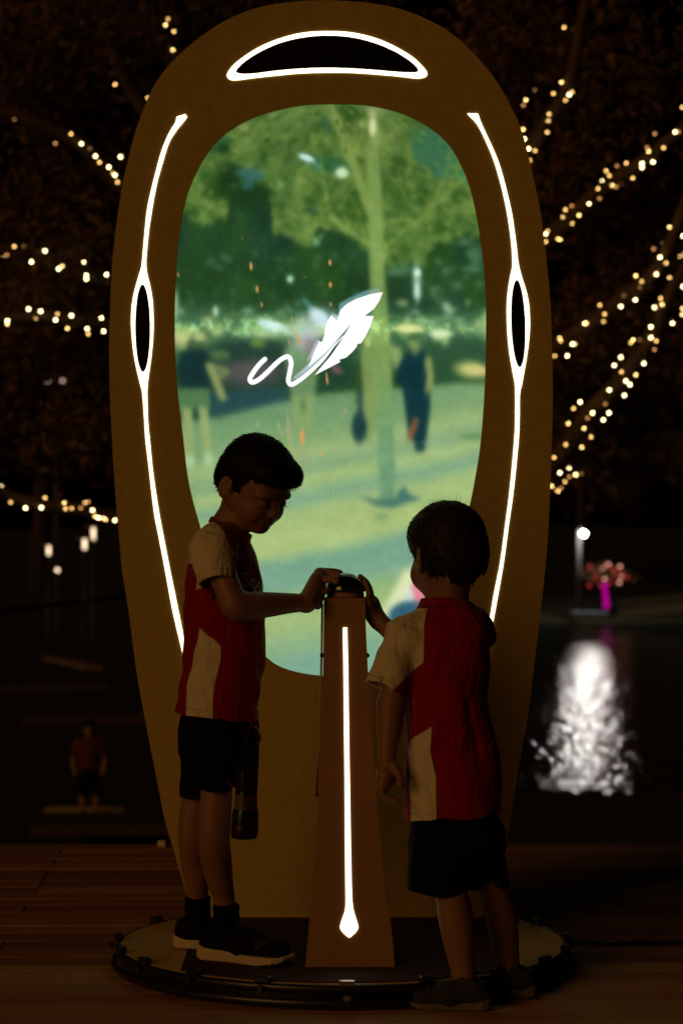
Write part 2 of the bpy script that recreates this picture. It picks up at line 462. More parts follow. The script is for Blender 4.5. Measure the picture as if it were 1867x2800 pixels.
for si, (lab, path, bulbs) in enumerate(STR):
    n = len(path)
    pts = catmull([tuple(W(x, y, 18.5 - 0.9 * (i / (n - 1)))) for i, (x, y) in enumerate(path)], 6)
    wid = np.linspace(0.085, 0.035, len(pts))
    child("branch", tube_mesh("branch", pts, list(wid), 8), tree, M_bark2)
    st = empty("string_light", tuple(pts[len(pts) // 2]))
    props(st, lab, "string light", "string lights wound on the tree branches")
    # each bulb sits on the branch surface or hangs just in front of it
    bl = []
    for (x, y, b) in bulbs:
        d = 17.75 + random.uniform(-0.35, 0.25)
        if b == 0 and random.random() < .38: b = 4
        p = W(x, y, d); bl.append((p, b))
        o = bpy.data.objects.new("bulb", bulb_me[b]); COL.objects.link(o); o.parent = st
        o.matrix_parent_inverse = Matrix.Identity(4)
        o.location = p - Vector(st.location)
    key = np.array([p for p, _ in bl])
    order = np.argsort(key[:, 0])
    cab = []
    for i in order:
        cab.append(tuple(key[i] + np.array((0, 0.012, 0))))
    if len(cab) > 1:
        child("cable", tube_mesh("cable", cab, 0.003, 5), st, M_wire)

def crown_blobs(spec, d):
    out = []
    for (x, y, rx, ry, w) in spec:
        c = W(x, y, d + random.uniform(-1, 1)); s = d / FPX
        out.append((c.x, c.y, c.z, rx * s, 1.6, ry * s, w))
    return out
child("crown", leaf_cloud("crown", crown_blobs([(120, 180, 260, 230, 3), (330, 60, 260, 200, 2), (700, -60, 500, 260, 2), (260, 500, 260, 230, 2.2), (60, 640, 220, 160, 1.2),
      (250, 760, 240, 170, 1.6), (80, 900, 260, 120, 1.2), (260, 1180, 220, 130, 1.2), (1380, 160, 220, 220, 1.6), (1640, 250, 280, 260, 1.5), (1560, 520, 200, 150, 1.0),
      (1700, 620, 260, 200, 1.0), (1600, 900, 200, 160, 0.8), (1750, 800, 180, 180, 0.7), (900, 500, 500, 400, 2)], 19.4), 26000, 0.05, 3), tree, M_leaf)

def bg_tree(x, y, d, h, lab, seed, n=5000, leaf=0.16):
    t = empty("tree", (x, d, y)); props(t, lab, "tree", "trees standing along the far shore")
    r = random.Random(seed)
    child("trunk", tube_mesh("trunk", [(x, d, y - 0.3), (x + 0.1, d, y + h * .3), (x, d, y + h * .7)], [h * .035, h * .025, h * .012], 8), t, M_bark)
    bl = [(x + r.uniform(-.25, .25) * h, d + r.uniform(-.15, .15) * h, y + h * r.uniform(.4, .95), h * r.uniform(.14, .26), h * .2, h * r.uniform(.1, .2), 1) for _ in range(9)]
    child("crown", leaf_cloud("crown", bl, n, leaf * h / 9, seed), t, M_leaf)
zs = ZW + 0.6
bg_tree(17.5, zs, 118, 13, "dark tree on the far shore, above the pink lit tree", 1)
bg_tree(7.5, zs, 112, 15, "dark tree on the far shore, just right of the oval display", 2)
bg_tree(12.3, zs, 125, 11, "dark tree on the far shore, behind the bright lamp post", 3)
bg_tree(-13.5, ZT, 108, 14, "dark tree at the far left end of the promenade", 4)
bg_tree(-8.2, ZT, 100, 12, "dark tree beyond the promenade, behind the three low lamps", 5)

# ------------------------------------------------------------------ lamps across the water and on the promenade
M_lamp = emis("lamp_glow_white", (1.0, 0.93, 0.84), 60.0)
M_pole = mat("grey_lamp_pole", (0.035, 0.03, 0.03), 0.5, noise=0.2)
dL = 98.0
LP = W(1594, 1459, dL); GZ = ZW + 0.42
lamp = empty("lamp_post", (LP.x, dL, GZ)); props(lamp, "lamp post with one bright white lamp on the far shore", "lamp post")
child("pole", tube_mesh("pole", [(LP.x - .18, dL, GZ - .2), (LP.x - .18, dL, LP.z - .25), (LP.x - .18, dL, LP.z + .1), (LP.x - .1, dL, LP.z + .22)], [0.11, 0.09, 0.08, 0.05], 8), lamp, mat('pale_lamp_pole', (0.09, 0.09, 0.09), 0.7))
bm = bmesh.new(); bmesh.ops.create_uvsphere(bm, u_segments=14, v_segments=8, radius=0.12)
for v in bm.verts: v.co.z *= 0.8
bmesh.ops.translate(bm, verts=bm.verts, vec=(LP.x, dL - .12, LP.z))
child("lamp_head", bm_mesh(bm, "lamp_head", True), lamp, M_lamp)
pl = bpy.data.lights.new("lamp_light", 'POINT'); pl.energy = 210; pl.color = (1, 0.93, 0.86); pl.shadow_soft_size = 0.22
plo = bpy.data.objects.new("lamp_light", pl); COL.objects.link(plo); plo.location = (LP.x + .05, dL - 0.9, LP.z - .02)

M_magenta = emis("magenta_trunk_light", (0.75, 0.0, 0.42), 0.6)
M_pink = emis("pink_bulb_glow", (1.0, 0.42, 0.30), 2.6)
M_pink2 = emis("red_bulb_glow", (1.0, 0.06, 0.07), 0.9)
dP = 99.0
PT = W(1655, 1668, dP)
pt = empty("tree", PT); props(pt, "small tree on the far shore with magenta lit trunk and pink lights", "tree")
child("trunk", tube_mesh("trunk", [W(1657, 1662, dP), W(1656, 1640, dP), W(1652, 1610, dP), W(1653, 1594, dP)], [0.13, 0.10, 0.09, 0.10], 8), pt, M_magenta)
pb = [(1662,1543,0),(1694,1549,0),(1609,1549,1),(1647,1554,0),(1673,1554,1),(1677,1578,1),(1697,1577,0),(1652,1583,0),(1692,1593,0),(1610,1602,1),(1627,1582,1),(1634,1571,1),(1680,1560,1),(1712,1579,1),(1640,1600,1),(1665,1595,1),(1620,1560,1),(1700,1566,1)]
bs = []
for k in range(2):
    bm = bmesh.new(); bmesh.ops.create_icosphere(bm, subdivisions=1, radius=0.055)
    me = bm_mesh(bm, "bulb", True); me.materials.append([M_pink, M_pink2][k]); bs.append(me)
for (x, y, k) in pb:
    o = bpy.data.objects.new("bulb", bs[k]); COL.objects.link(o); o.parent = pt; o.location = W(x, y, dP) - PT
c = W(1660, 1572, dP)
child("crown", leaf_cloud("crown", [(c.x, c.y + .3, c.z, 1.0, .7, .5, 1)], 900, 0.07, 9), pt, M_leaf)

# bridge parapet on the far right and lit landing below the lamp
M_conc = mat("pale_concrete", (0.13, 0.16, 0.24), 0.8, noise=0.2)
br = empty("footbridge", W(1780, 1668, 92)); props(br, "low pale footbridge with close set railing on the far right", "footbridge")
A = W(1690, 1667, 94); B = W(1900, 1646, 90)
def strip(a, b, h, t, name, m, par):
    dv = (b - a); n = Vector((-dv.y, dv.x, 0)).normalized() * t
    bm = bmesh.new()
    q = [bm.verts.new(v) for v in (a, b, b + n, a + n)]; q2 = [bm.verts.new(v.co + Vector((0, 0, h))) for v in q]
    bm.faces.new(q); bm.faces.new(q2)
    for i in range(4): bm.faces.new((q[i], q[(i + 1) % 4], q2[(i + 1) % 4], q2[i]))
    return child(name, bm_mesh(bm, name), par, m)
strip(A, B, -0.35, 1.2, "bridge_slab", M_conc, br)
A2 = A + Vector((0, 0, 0.28)); B2 = B + Vector((0, 0, 0.30))
strip(A2, B2, 0.05, 0.06, "handrail", M_conc, br)
for i in range(40):
    p = A + (B - A) * (i / 39)
    if i == 0:
        bm = bmesh.new(); box_into(bm, (0, 0, 0.14), (0.03, 0.03, 0.28)); bal = bm_mesh(bm, "baluster"); bal.materials.append(M_conc)
    o = bpy.data.objects.new("baluster", bal); COL.objects.link(o); o.parent = br; o.location = p - Vector(br.location)
ld_ = empty("landing", W(1610, 1690, 95)); props(ld_, "small lit stone landing at the water edge under the lamp", "landing")
a = W(1570, 1690, 95.5); b = W(1664, 1690, 95.5)
strip(a, b, 0.20, 1.6, "stone_edge", M_conc, ld_)
child("grass_strip", strip(a + Vector((0, 0, .2)), b + Vector((0, 0, .2)), 0.03, 1.5, "x", M_bank, ld_).data, ld_, M_bank) if False else None

M_conc2 = mat('pale_block', (0.6, 0.5, 0.3), 0.7)
M_bollard = emis("bollard_glow", (1.0, 0.74, 0.48), 2.2)
M_cap = mat("lamp_cap", (0.30, 0.26, 0.22), 0.6)
lab3 = ["cylindrical promenade lamp with flat cap, topmost and nearest the arch", "cylindrical promenade lamp with flat cap, middle one of the three", "cylindrical promenade lamp with flat cap, leftmost and lowest"]
for k, (x, yt, yb, d) in enumerate([(256, 1438, 1481, 52), (232, 1470, 1506, 50), (134, 1489, 1521, 55)]):
    p0 = W(x, yb, d); p1 = W(x, yt, d)
    L = empty("promenade_lamp", (p0.x, d, ZT)); props(L, lab3[k], "lamp", "capped lamps on the promenade")
    child("pole", tube_mesh("pole", [(p0.x, d, ZT), (p0.x, d, p0.z)], [0.06, 0.05], 8), L, M_pole)
    q0 = p0.lerp(p1, 0.12); q1 = p0.lerp(p1, 0.88)
    child("lamp_glass", tube_mesh("lamp_glass", [q0, q1], [0.035, 0.035], 10), L, M_bollard)
    zc = p0.lerp(p1, 0.93)
    child("lamp_cap", tube_mesh("lamp_cap", [zc, zc + Vector((0, 0, .03))], [0.20, 0.16], 16), L, M_cap)
G = W(158, 1559, 58)
gl = empty("globe_light", (G.x, 58, ZT)); props(gl, "small dim globe light below the three capped lamps", "lamp")
bm = bmesh.new(); bmesh.ops.create_icosphere(bm, subdivisions=2, radius=0.045); bmesh.ops.translate(bm, verts=bm.verts, vec=G)
child("globe", bm_mesh(bm, "globe", True), gl, emis("dim_globe", (1, .72, .5), 3.0))
child("pole", tube_mesh("pole", [(G.x, 58, ZT), (G.x, 58, G.z - .04)], 0.03, 8), gl, M_pole)
DL = W(155, 1130, 60)
dl = empty("street_lamp", (DL.x, 60, ZT)); props(dl, "faint two armed street lamp between the left light strings", "street lamp")
zt = W(155, 1040, 60).z
child("pole", tube_mesh("pole", [(DL.x, 60, ZT), (DL.x, 60, zt)], [0.09, 0.06], 8), dl, M_pole)
child("arm", tube_mesh("arm", [W(132, 1038, 60), (DL.x, 60, zt + .03), W(172, 1037, 60)], 0.03, 6), dl, M_pole)
hm = emis("dim_lamp_head", (1.0, 0.62, 0.5), 1.2)
for x in (132, 172):
    bm = bmesh.new(); bmesh.ops.create_icosphere(bm, subdivisions=1, radius=0.045); bmesh.ops.translate(bm, verts=bm.verts, vec=W(x, 1041, 60))
    child("lamp_head", bm_mesh(bm, "lamp_head", True), dl, hm)

# promenade clutter: parapets, steps, far person
M_stone = mat("warm_stone", (0.22, 0.15, 0.08), 0.8, noise=0.4, nscale=3)
M_dstone = mat("dark_stone", (0.045, 0.022, 0.018), 0.85, noise=0.4, nscale=2)
def px_wall(name, x0, y0, x1, y1, d0, d1, h, t, m, lab, cat="wall"):
    a = W(x0, y0, d0); b = W(x1, y1, d1)
    w = empty(name, (a + b) / 2); props(w, lab, cat)
    strip(a - Vector((0, 0, h)), b - Vector((0, 0, h)), h, t, "coping" if cat == "wall" else "slab", m, w)
    zb = min(a.z, b.z) - h
    return w
px_wall("ramp_parapet", -60, 1672, 350, 1622, 46, 52, 0.10, 0.3, M_dstone, "long sloping parapet rail high on the left promenade")
px_wall("low_wall", 120, 1795, 235, 1822, 44, 40, 0.06, 0.3, M_stone, "short pale coping of a low wall left of the arch")
px_wall("low_wall", -40, 1878, 300, 1872, 40, 40, 0.08, 0.3, M_dstone, "long dark low wall across the left promenade")
px_wall("low_wall", 60, 1960, 420, 1955, 36, 36, 0.12, 0.4, M_dstone, "dark low wall behind the distant child")
px_wall("step", 106, 2232, 330, 2232, 29.0, 29.0, 0.09, 0.9, mat("pale_step_stone", (0.75, 0.62, 0.35), 0.8, noise=.3), "pale stone step edge under the distant child", "step")
px_wall("step", 80, 2256, 470, 2256, 28.0, 28.0, 0.12, 1.2, M_dstone, "dark lower step in front of the pale one", "step")

bm = bmesh.new(); p_ = W(442, 2310, 8.28); box_into(bm, (p_.x, 8.30, 0.012), (.028, .03, .022), bev=.003)
props(link("edge_block", bm_mesh(bm, "edge_block"), None, M_conc2), "tiny pale block on the far deck edge, left of the arch", "block")
# ------------------------------------------------------------------ oval display
DP = 6.49
outer = [(893,0),(800,5),(700,22),(606,62),(520,123),(464,176),(431,219),(411,255),(391,305),(371,358),(352,431),(338,491),(325,570),(313,663),(306,746),(301,863),(299,945),(301,1080),(307,1204),(316,1353),(329,1500),(334,1560),(351,1664),(374,1838),(400,1982),(429,2131),(451,2242),(472,2314),(503,2420),(532,2508)]
outer_r = [(1322,2508),(1350,2420),(1382,2307),(1397,2226),(1418,2094),(1444,1945),(1465,1775),(1482,1631),(1497,1469),(1503,1350),(1508,1212),(1510,1110),(1510,1025),(1506,872),(1500,777),(1491,692),(1482,615),(1470,543),(1451,457),(1436,394),(1417,335),(1399,298),(1380,261),(1345,205),(1300,152),(1250,104),(1190,64),(1100,26),(1000,6)]
sleft = [(921,284),(860,285),(794,293),(708,316),(639,350),(588,393),(548,451),(519,514),(503,570),(490,652),(482,738),(478,853),(479,967),(487,1082),(499,1180),(516,1318),(548,1441),(587,1560),(630,1660),(680,1745),(730,1799),(768,1824),(821,1840),(880,1848)]
sright = [(940,1849),(1006,1840),(1060,1815),(1115,1768),(1165,1700),(1214,1600),(1255,1490),(1285,1377),(1300,1300),(1311,1232),(1319,1150),(1325,1054),(1328,939),(1328,824),(1320,709),(1305,606),(1289,530),(1265,462),(1225,393),(1168,345),(1099,310),(1024,291),(970,285)]
oc = np.vstack([catmull(outer, 6)[:], catmull(outer_r, 6)[:]])
OC = resample(oc, 320)
SC = resample(catmull(sleft + sright, 6, True), 320)
# align start angles
def align(ref, p):
    c = np.array((903, 1150.0))
    a = np.arctan2(*(ref[0] - c)[::-1]); b = np.arctan2(p[:, 1] - c[1], p[:, 0] - c[0])
    k = int(np.argmin(np.abs(np.angle(np.exp(1j * (b - a)))))); return np.roll(p, -k, 0)
SC = align(OC, SC)
def area(P): return 0.5 * np.sum(P[:, 0] * np.roll(P[:, 1], -1) - P[:, 1] * np.roll(P[:, 0], -1))
if area(OC) * area(SC) < 0: SC = np.roll(SC[::-1], 1, 0)
disp = empty("oval_display", (W(900, 2508, DP).x, DP, 0.065))
props(disp, "tall egg shaped amber display stand with glowing outlines and a green lit screen", "display")
TH = 0.10
child("frame_board", ring_slab("frame_board", OC, SC, DP - 0.0, DP + 0.018, DP), disp, M_panel)
# side wall behind the face
OC2 = np.array((903, 1200)) + (OC - np.array((903, 1200))) * 0.996
OC3 = np.array((903, 1200)) + (OC - np.array((903, 1200))) * 0.955
child("side_shell", ring_slab("side_shell", OC2, OC3, DP + 0.0185, DP + TH, DP), disp, M_edge)
bm = bmesh.new(); bm.faces.new([bm.verts.new((W(x, y, DP).x, DP + TH + 0.001, W(x, y, DP).z)) for x, y in OC2[::2]])
r = bmesh.ops.extrude_face_region(bm, geom=bm.faces[:]); bmesh.ops.translate(bm, verts=[v for v in r['geom'] if isinstance(v, bmesh.types.BMVert)], vec=(0, 0.008, 0))
child("back_board", bm_mesh(bm, "back_board"), disp, M_edge)

# screen: a fine grid that carries the displayed picture as colour data
NXs, NYs = 250, 400
L_ = SC[np.argmin(SC[:, 1])]; 
ys = 1060 - 800 * 0.985 * np.cos(np.linspace(0, math.pi, NYs)); 
ymin, ymax = SC[:, 1].min() + 0.4, SC[:, 1].max() - 0.4
ys = ymin + (ymax - ymin) * (1 - np.cos(np.linspace(0, math.pi, NYs))) / 2 * 0.35 + (ymax - ymin) * np.linspace(0, 1, NYs) * 0.65
cx = 903
Ls = SC[SC[:, 0] < cx + 30]; Rs = SC[SC[:, 0] > cx - 30]
def side(y, left):
    xs = []
    n = len(SC)
    for i in range(n):
        p, q = SC[i], SC[(i + 1) % n]
        if (p[1] - y) * (q[1] - y) <= 0 and p[1] != q[1]:
            xs.append(p[0] + (q[0] - p[0]) * (y - p[1]) / (q[1] - p[1]))
    return min(xs) if left else max(xs)
GX = np.zeros((NYs, NXs)); GY = np.zeros((NYs, NXs))
for i, y in enumerate(ys):
    a, b = side(y, True) + 0.15, side(y, False) - 0.15
    GX[i] = np.linspace(a, b, NXs); GY[i] = y

def vnoise(X, Y, s, seed):
    r = np.random.RandomState(seed); G = r.rand(256, 256)
    x = X / s; y = Y / s
    xi = np.floor(x).astype(int); yi = np.floor(y).astype(int); fx = x - xi; fy = y - yi
    fx = fx * fx * (3 - 2 * fx); fy = fy * fy * (3 - 2 * fy)
    g = lambda a, b: G[a % 256, b % 256]
    return (g(xi, yi) * (1 - fx) + g(xi + 1, yi) * fx) * (1 - fy) + (g(xi, yi + 1) * (1 - fx) + g(xi + 1, yi + 1) * fx) * fy
def fbm(X, Y, s, seed, o=4):
    v = 0; a = .5; t = 0
    for k in range(o):
        v = v + a * vnoise(X, Y, s / 2 ** k, seed + k); t += a; a *= .55
    return v / t
def sst(a, b, x):
    t = np.clip((x - a) / (b - a), 0, 1); return t * t * (3 - 2 * t)
def polyd(X, Y, P):
    """signed distance to a polygon, negative inside"""
    P = np.asarray(P, float); d = np.full(X.shape, 1e9); s = np.zeros(X.shape, bool)
    n = len(P)
    for i in range(n):
        ax, ay = P[i]; bx, by = P[(i + 1) % n]
        ex, ey = bx - ax, by - ay; wx, wy = X - ax, Y - ay
        t = np.clip((wx * ex + wy * ey) / (ex * ex + ey * ey + 1e-9), 0, 1)
        d = np.minimum(d, (wx - ex * t) ** 2 + (wy - ey * t) ** 2)
        c = ((ay > Y) != (by > Y)) & (X < (bx - ax) * (Y - ay) / (by - ay + 1e-12) + ax)
        s ^= c
    return np.where(s, -1, 1) * np.sqrt(d)
IMG = np.zeros(GX.shape + (3,))
def lay(colr, m):
    global IMG
    c = np.asarray(colr, float) / 255 if np.ndim(colr) == 1 else colr
    IMG = IMG * (1 - m[..., None]) + c * m[..., None]
def blob(x, y, rx, ry, c, a=1.0, rot=0, hard=0.6):
    dx, dy = GX - x, GY - y; ca, sa = math.cos(rot), math.sin(rot)
    u = (dx * ca + dy * sa) / rx; v = (-dx * sa + dy * ca) / ry
    lay(c, a * (1 - sst(hard, 1.35, np.sqrt(u * u + v * v))))
def poly(P, c, blur=6, a=1.0):
    lay(c, a * (1 - sst(-blur, blur, polyd(GX, GY, P))))
def line(P, w, c, blur=4, a=1.0):
    d = np.full(GX.shape, 1e9)
    for i in range(len(P) - 1):
        (ax, ay), (bx, by) = P[i][:2], P[i + 1][:2]
        ex, ey = bx - ax, by - ay
        t = np.clip(((GX - ax) * ex + (GY - ay) * ey) / (ex * ex + ey * ey), 0, 1)
        d = np.minimum(d, np.hypot(GX - ax - ex * t, GY - ay - ey * t))
    lay(c, a * (1 - sst(w - blur, w + blur, d)))
n1 = fbm(GX, GY, 60, 11); n2 = fbm(GX, GY, 24, 31); n3 = fbm(GX, GY, 130, 51)
# dark distance
c0 = np.stack([28 + 26 * n1, 55 + 34 * n1, 30 + 26 * n3], -1) / 255
IMG[:] = c0
lay((48, 80, 66), 0.55 * sst(760, 860, GY) * sst(.35, .7, n3))
# leaves
yb = np.interp(GX, [478, 560, 622, 640, 735, 748, 850, 872, 1000, 1060, 1165, 1185, 1330], [560, 596, 605, 505, 512, 655, 662, 612, 665, 735, 715, 655, 650]) + (n2 - .5) * 60 + (n1 - .5) * 40
n4 = fbm(GX, GY, 16, 61, 3)
leafc = np.stack([70 + 34 * n2 + 50 * (n1 - .5) + 26 * (n4 - .4), 102 + 32 * n2 + 46 * (n1 - .5) + 26 * (n4 - .4), 46 + 26 * n2 + 26 * (n1 - .5) + 14 * (n4 - .4)], -1) / 255
lay(leafc, 1 - sst(-9, 9, GY - yb))
gap = sst(.46, .74, fbm(GX, GY, 48, 77)) * (1 - sst(-9, 9, GY - yb))
lay((50, 84, 36), 0.8 * gap)
lay((140, 160, 84), 0.5 * sst(.48, .80, fbm(GX, GY, 34, 99)) * (1 - sst(-9, 9, GY - yb)))
# dark holes and sky openings
for p in [[(470, 560), (610, 440), (640, 500), (735, 470), (745, 520), (720, 600), (600, 610)]]: pass
blob(650, 510, 70, 42, (36, 66, 32), .85); blob(630, 478, 34, 36, (30, 58, 30), .8); blob(690, 540, 60, 35, (34, 64, 36), .8)
blob(684, 474, 42, 17, (64, 112, 106), .9, 0.15); blob(676, 498, 20, 20, (62, 108, 104), .8)
blob(600, 392, 34, 18, (50, 90, 62), .7, -.6); blob(612, 405, 16, 14, (30, 60, 34), .8)
blob(850, 575, 24, 16, (30, 66, 52), .5); blob(965, 575, 52, 30, (60, 92, 38), .75, .2); blob(1100, 555, 30, 55, (64, 98, 44), .55, .3)
poly([(1128, 362), (1165, 345), (1200, 352), (1250, 400), (1262, 440), (1240, 480), (1200, 495), (1168, 460), (1135, 440), (1122, 400)], (66, 116, 82), 9, .95)
blob(1262, 480, 26, 20, (70, 128, 92), .8); blob(895, 335, 18, 30, (52, 98, 70), .6); blob(900, 450, 80, 24, (44, 96, 66), .7, .2)
line([(1240, 500), (1262, 430)], 6, (104, 138, 62), 5, .8)
# trunk and limbs
line([(905, 290), (935, 360), (965, 440), (990, 520), (1008, 570)], 11, (138, 160, 84), 7, .85)
line([(880, 290), (925, 350)], 8, (130, 152, 78), 6, .7)
line([(905, 590), (930, 615), (985, 650), (1015, 670)], 7, (138, 162, 88), 5, .8)
line([(1060, 665), (1110, 625), (1170, 580), (1230, 520), (1290, 470)], 7, (126, 154, 78), 6, .65)
line([(1170, 600), (1240, 580), (1310, 568)], 6, (126, 154, 80), 5, .5)
rb = np.random.RandomState(12)
for _ in range(46):
    x0, y0 = [(1020, 560), (1024, 650), (960, 440), (1150, 590), (900, 600), (1010, 480)][rb.randint(6)]
    x0 += rb.uniform(-20, 20); y0 += rb.uniform(-60, 40)
    an = rb.uniform(-2.9, -.2); L1 = rb.uniform(60, 190)
    P_ = [(x0, y0)]
    for k_ in range(4):
        an += rb.uniform(-.35, .35); P_.append((P_[-1][0] + math.cos(an) * L1 / 4, P_[-1][1] + math.sin(an) * L1 / 4))
    line(P_, rb.uniform(1.4, 3.6), (134 + rb.randint(20), 156 + rb.randint(16), 84), 3.5, rb.uniform(.25, .6))
for _ in range(420):
    x0 = rb.uniform(480, 1330); y0 = rb.uniform(285, 700)
    yy = float(np.interp(x0, [478, 622, 640, 735, 748, 872, 1000, 1060, 1165, 1330], [575, 600, 505, 512, 655, 612, 665, 735, 715, 650]))
    if y0 > yy: continue
    dk = rb.rand() < .5
    xs_a, ys_a = rb.uniform(4, 14), rb.uniform(3, 10)
    m_ = (np.abs(GX - x0) < 22) & (np.abs(GY - y0) < 22)
    q_ = np.sqrt(((GX[m_] - x0) / xs_a) ** 2 + ((GY[m_] - y0) / ys_a) ** 2); w_ = (.5 * (1 - sst(.3, 1.4, q_)))[:, None]
    IMG[m_] = IMG[m_] * (1 - w_) + np.array((44, 78, 34) if dk else (142, 164, 88)) / 255 * w_
tx = np.interp(GY, [280, 480, 560, 760, 1000, 1360], [1020, 1022, 1026, 1032, 1046, 1060])
tw = np.interp(GY, [280, 480, 600, 760, 960, 1360], [13, 18, 20, 21, 26, 22])
edge = 1 - sst(-7, 7, np.abs(GX - tx) - tw)
low = sst(900, 1330, GY)
tc = np.stack([118 + 26 * n2 + 3 * np.sin(GY / 5.5) - 22 * low, 146 + 24 * n2 + 3 * np.sin(GY / 5.5) - 8 * low, 82 + 14 * n2 + 26 * low], -1) / 255
# ground
gy = np.interp(GX, [478, 600, 760, 900, 1100, 1330], [1155, 1140, 1100, 1075, 1060, 1040])
u = GY + 0.20 * (GX - 800) + 26 * (n3 - .5)
ku = [1040, 1100, 1150, 1200, 1240, 1290, 1320, 1365, 1405, 1500, 1540, 1600, 1640, 1700, 1760, 1820, 1900]
kc = np.array([(104, 140, 104), (112, 148, 108), (118, 152, 110), (126, 158, 110), (150, 174, 118), (130, 162, 122), (162, 184, 122), (124, 160, 130), (158, 180, 120), (166, 186, 122), (118, 158, 134), (124, 162, 138), (142, 174, 124), (158, 180, 120), (138, 170, 128), (126, 164, 142), (124, 162, 140)], float)
gc = np.stack([np.interp(u, ku, kc[:, i]) for i in range(3)], -1) + ((n2 - .5) * 10)[..., None] + ((fbm(GX * .4, GY * 2, 30, 5) - .5) * 14)[..., None]
# cars and clutter band above the ground
lay((60, 96, 66), .8 * sst(830, 870, GY + 30 * (n1 - .5)) * (1 - sst(985, 1010, GY)))
lay((150, 172, 104), .75 * sst(.42, .6, n1) * np.exp(-((GY - 900) / 24) ** 2))
poly([(560, 965), (600, 935), (680, 925), (760, 935), (830, 960), (850, 1060), (830, 1110), (700, 1135), (560, 1150)], (42, 66, 58), 10, .95)
blob(680, 1020, 100, 40, (92, 88, 84), .8, 0, .3); blob(700, 1010, 60, 26, (104, 88, 92), .5, 0, .2)
poly([(560, 1075), (780, 1060), (790, 1120), (560, 1145)], (44, 78, 80), 8, .9)
poly([(1170, 920), (1335, 915), (1335, 1040), (1180, 1050)], (50, 82, 58), 12, .8)
blob(705, 938, 22, 12, (104, 146, 66), .8)
poly([(880, 960), (960, 950), (960, 1060), (870, 1070)], (40, 72, 56), 10, .85)
lay(gc / 255, sst(-9, 9, GY - gy))
lay(tc, edge * (1 - sst(1340, 1385, GY)) * .92)
# lights
W_ = (214, 240, 214); CY = (190, 232, 226); CR = (214, 214, 146)
blob(838, 430, 26, 11, (190, 230, 222), .95, .35, .2); blob(865, 450, 30, 8, (120, 180, 160), .6, .6, .1)
blob(935, 471, 22, 18, (196, 226, 178), .95, 0, .3); blob(1019, 345, 14, 32, (206, 214, 150), .9, 0, .3); blob(1019, 300, 12, 22, (214, 206, 160), .8, 0, .3); blob(990, 338, 9, 12, (160, 180, 110), .7)
blob(745, 312, 12, 10, (170, 182, 116), .8); blob(665, 345, 14, 10, (158, 172, 108), .7); blob(765, 502, 10, 10, (134, 172, 112), .7)
blob(864, 660, 11, 12, (140, 186, 138), .8); blob(878, 645, 8, 8, (110, 160, 110), .6)
blob(793, 762, 13, 14, (160, 206, 168), .85, 0, .2); blob(870, 705, 14, 8, (70, 108, 74), .7); blob(915, 702, 10, 8, (70, 108, 74), .7)
for (x, y, rx, ry) in [(1100, 735, 40, 14), (1085, 745, 30, 12), (1200, 715, 16, 10), (1270, 660, 26, 14), (1300, 700, 22, 40), (1290, 735, 35, 12), (1250, 780, 18, 12), (1190, 790, 20, 12)]:
    blob(x, y, rx, ry, (96, 142, 104), .6, 0, .2)
blob(1140, 770, 14, 60, (176, 216, 190), .75, 0, .2); blob(1140, 745, 13, 15, (206, 232, 206), .9, 0, .2); blob(1141, 805, 12, 16, (196, 228, 204), .8, 0, .2)
line([(1180, 800), (1240, 870), (1330, 930)], 6, (104, 142, 108), 6, .5); blob(1225, 845, 14, 10, (160, 190, 150), .8, .6); blob(1330, 885, 14, 40, (150, 180, 120), .6)
blob(589, 850, 11, 18, (150, 186, 144), .9, 0, .3); blob(479, 830, 10, 45, (160, 190, 150), .9, 0, .3)
blob(510, 925, 52, 36, (176, 188, 116), .9, 0, .4); blob(522, 935, 12, 26, (132, 138, 84), .8, 0, .3)
blob(690, 905, 60, 13, (134, 172, 112), .8); blob(745, 890, 34, 14, (196, 236, 224), .95, .2, .2); blob(720, 880, 20, 12, (164, 214, 204), .8, .3, .1)
line([(830, 820), (880, 870)], 5, (110, 178, 186), 5, .8); blob(880, 870, 34, 22, (190, 234, 232), .95, .7, .1)
blob(838, 905, 60, 16, (140, 176, 116), .8); blob(870, 905, 24, 12, (170, 196, 116), .8)
blob(1118, 898, 42, 13, (190, 206, 122), .9, .05, .4); blob(1200, 905, 44, 14, (164, 192, 124), .8, .1, .3); blob(1205, 922, 26, 12, (176, 200, 140), .8); blob(1005, 930, 14, 22, (176, 196, 104), .7)
blob(1170, 875, 40, 10, (120, 160, 110), .6); blob(1290, 1010, 50, 24, (190, 194, 116), .95, .1, .4); blob(1320, 1018, 36, 10, (206, 186, 120), .8)
blob(1300, 1043, 60, 8, (60, 92, 56), .7); blob(1300, 1195, 46, 9, (92, 128, 86), .8)
# people on the screen
def person_px(top, bottom): pass
poly([(492, 965), (520, 945), (560, 955), (582, 985), (570, 1065), (500, 1070), (486, 1010)], (26, 52, 54), 6, .95)
blob(533, 938, 22, 24, (46, 76, 56), .7); poly([(482, 1062), (572, 1060), (574, 1115), (490, 1122)], (86, 122, 82), 5, .95)
poly([(495, 1115), (525, 1115), (530, 1260), (506, 1268)], (146, 164, 108), 5, .95); poly([(540, 1112), (568, 1112), (578, 1250), (562, 1260)], (150, 166, 110), 5, .95)
blob(519, 1262, 14, 18, (168, 200, 156), .9); blob(571, 1255, 15, 18, (168, 200, 156), .9); poly([(528, 1112), (540, 1112), (546, 1150), (532, 1150)], (34, 74, 68), 4, .7)
line([(572, 1000), (590, 1040), (608, 1085)], 11, (146, 158, 98), 5, .9); line([(575, 1000), (620, 1015), (600, 1030)], 9, (138, 150, 92), 5, .7); blob(600, 970, 28, 14, (98, 134, 78), .7)
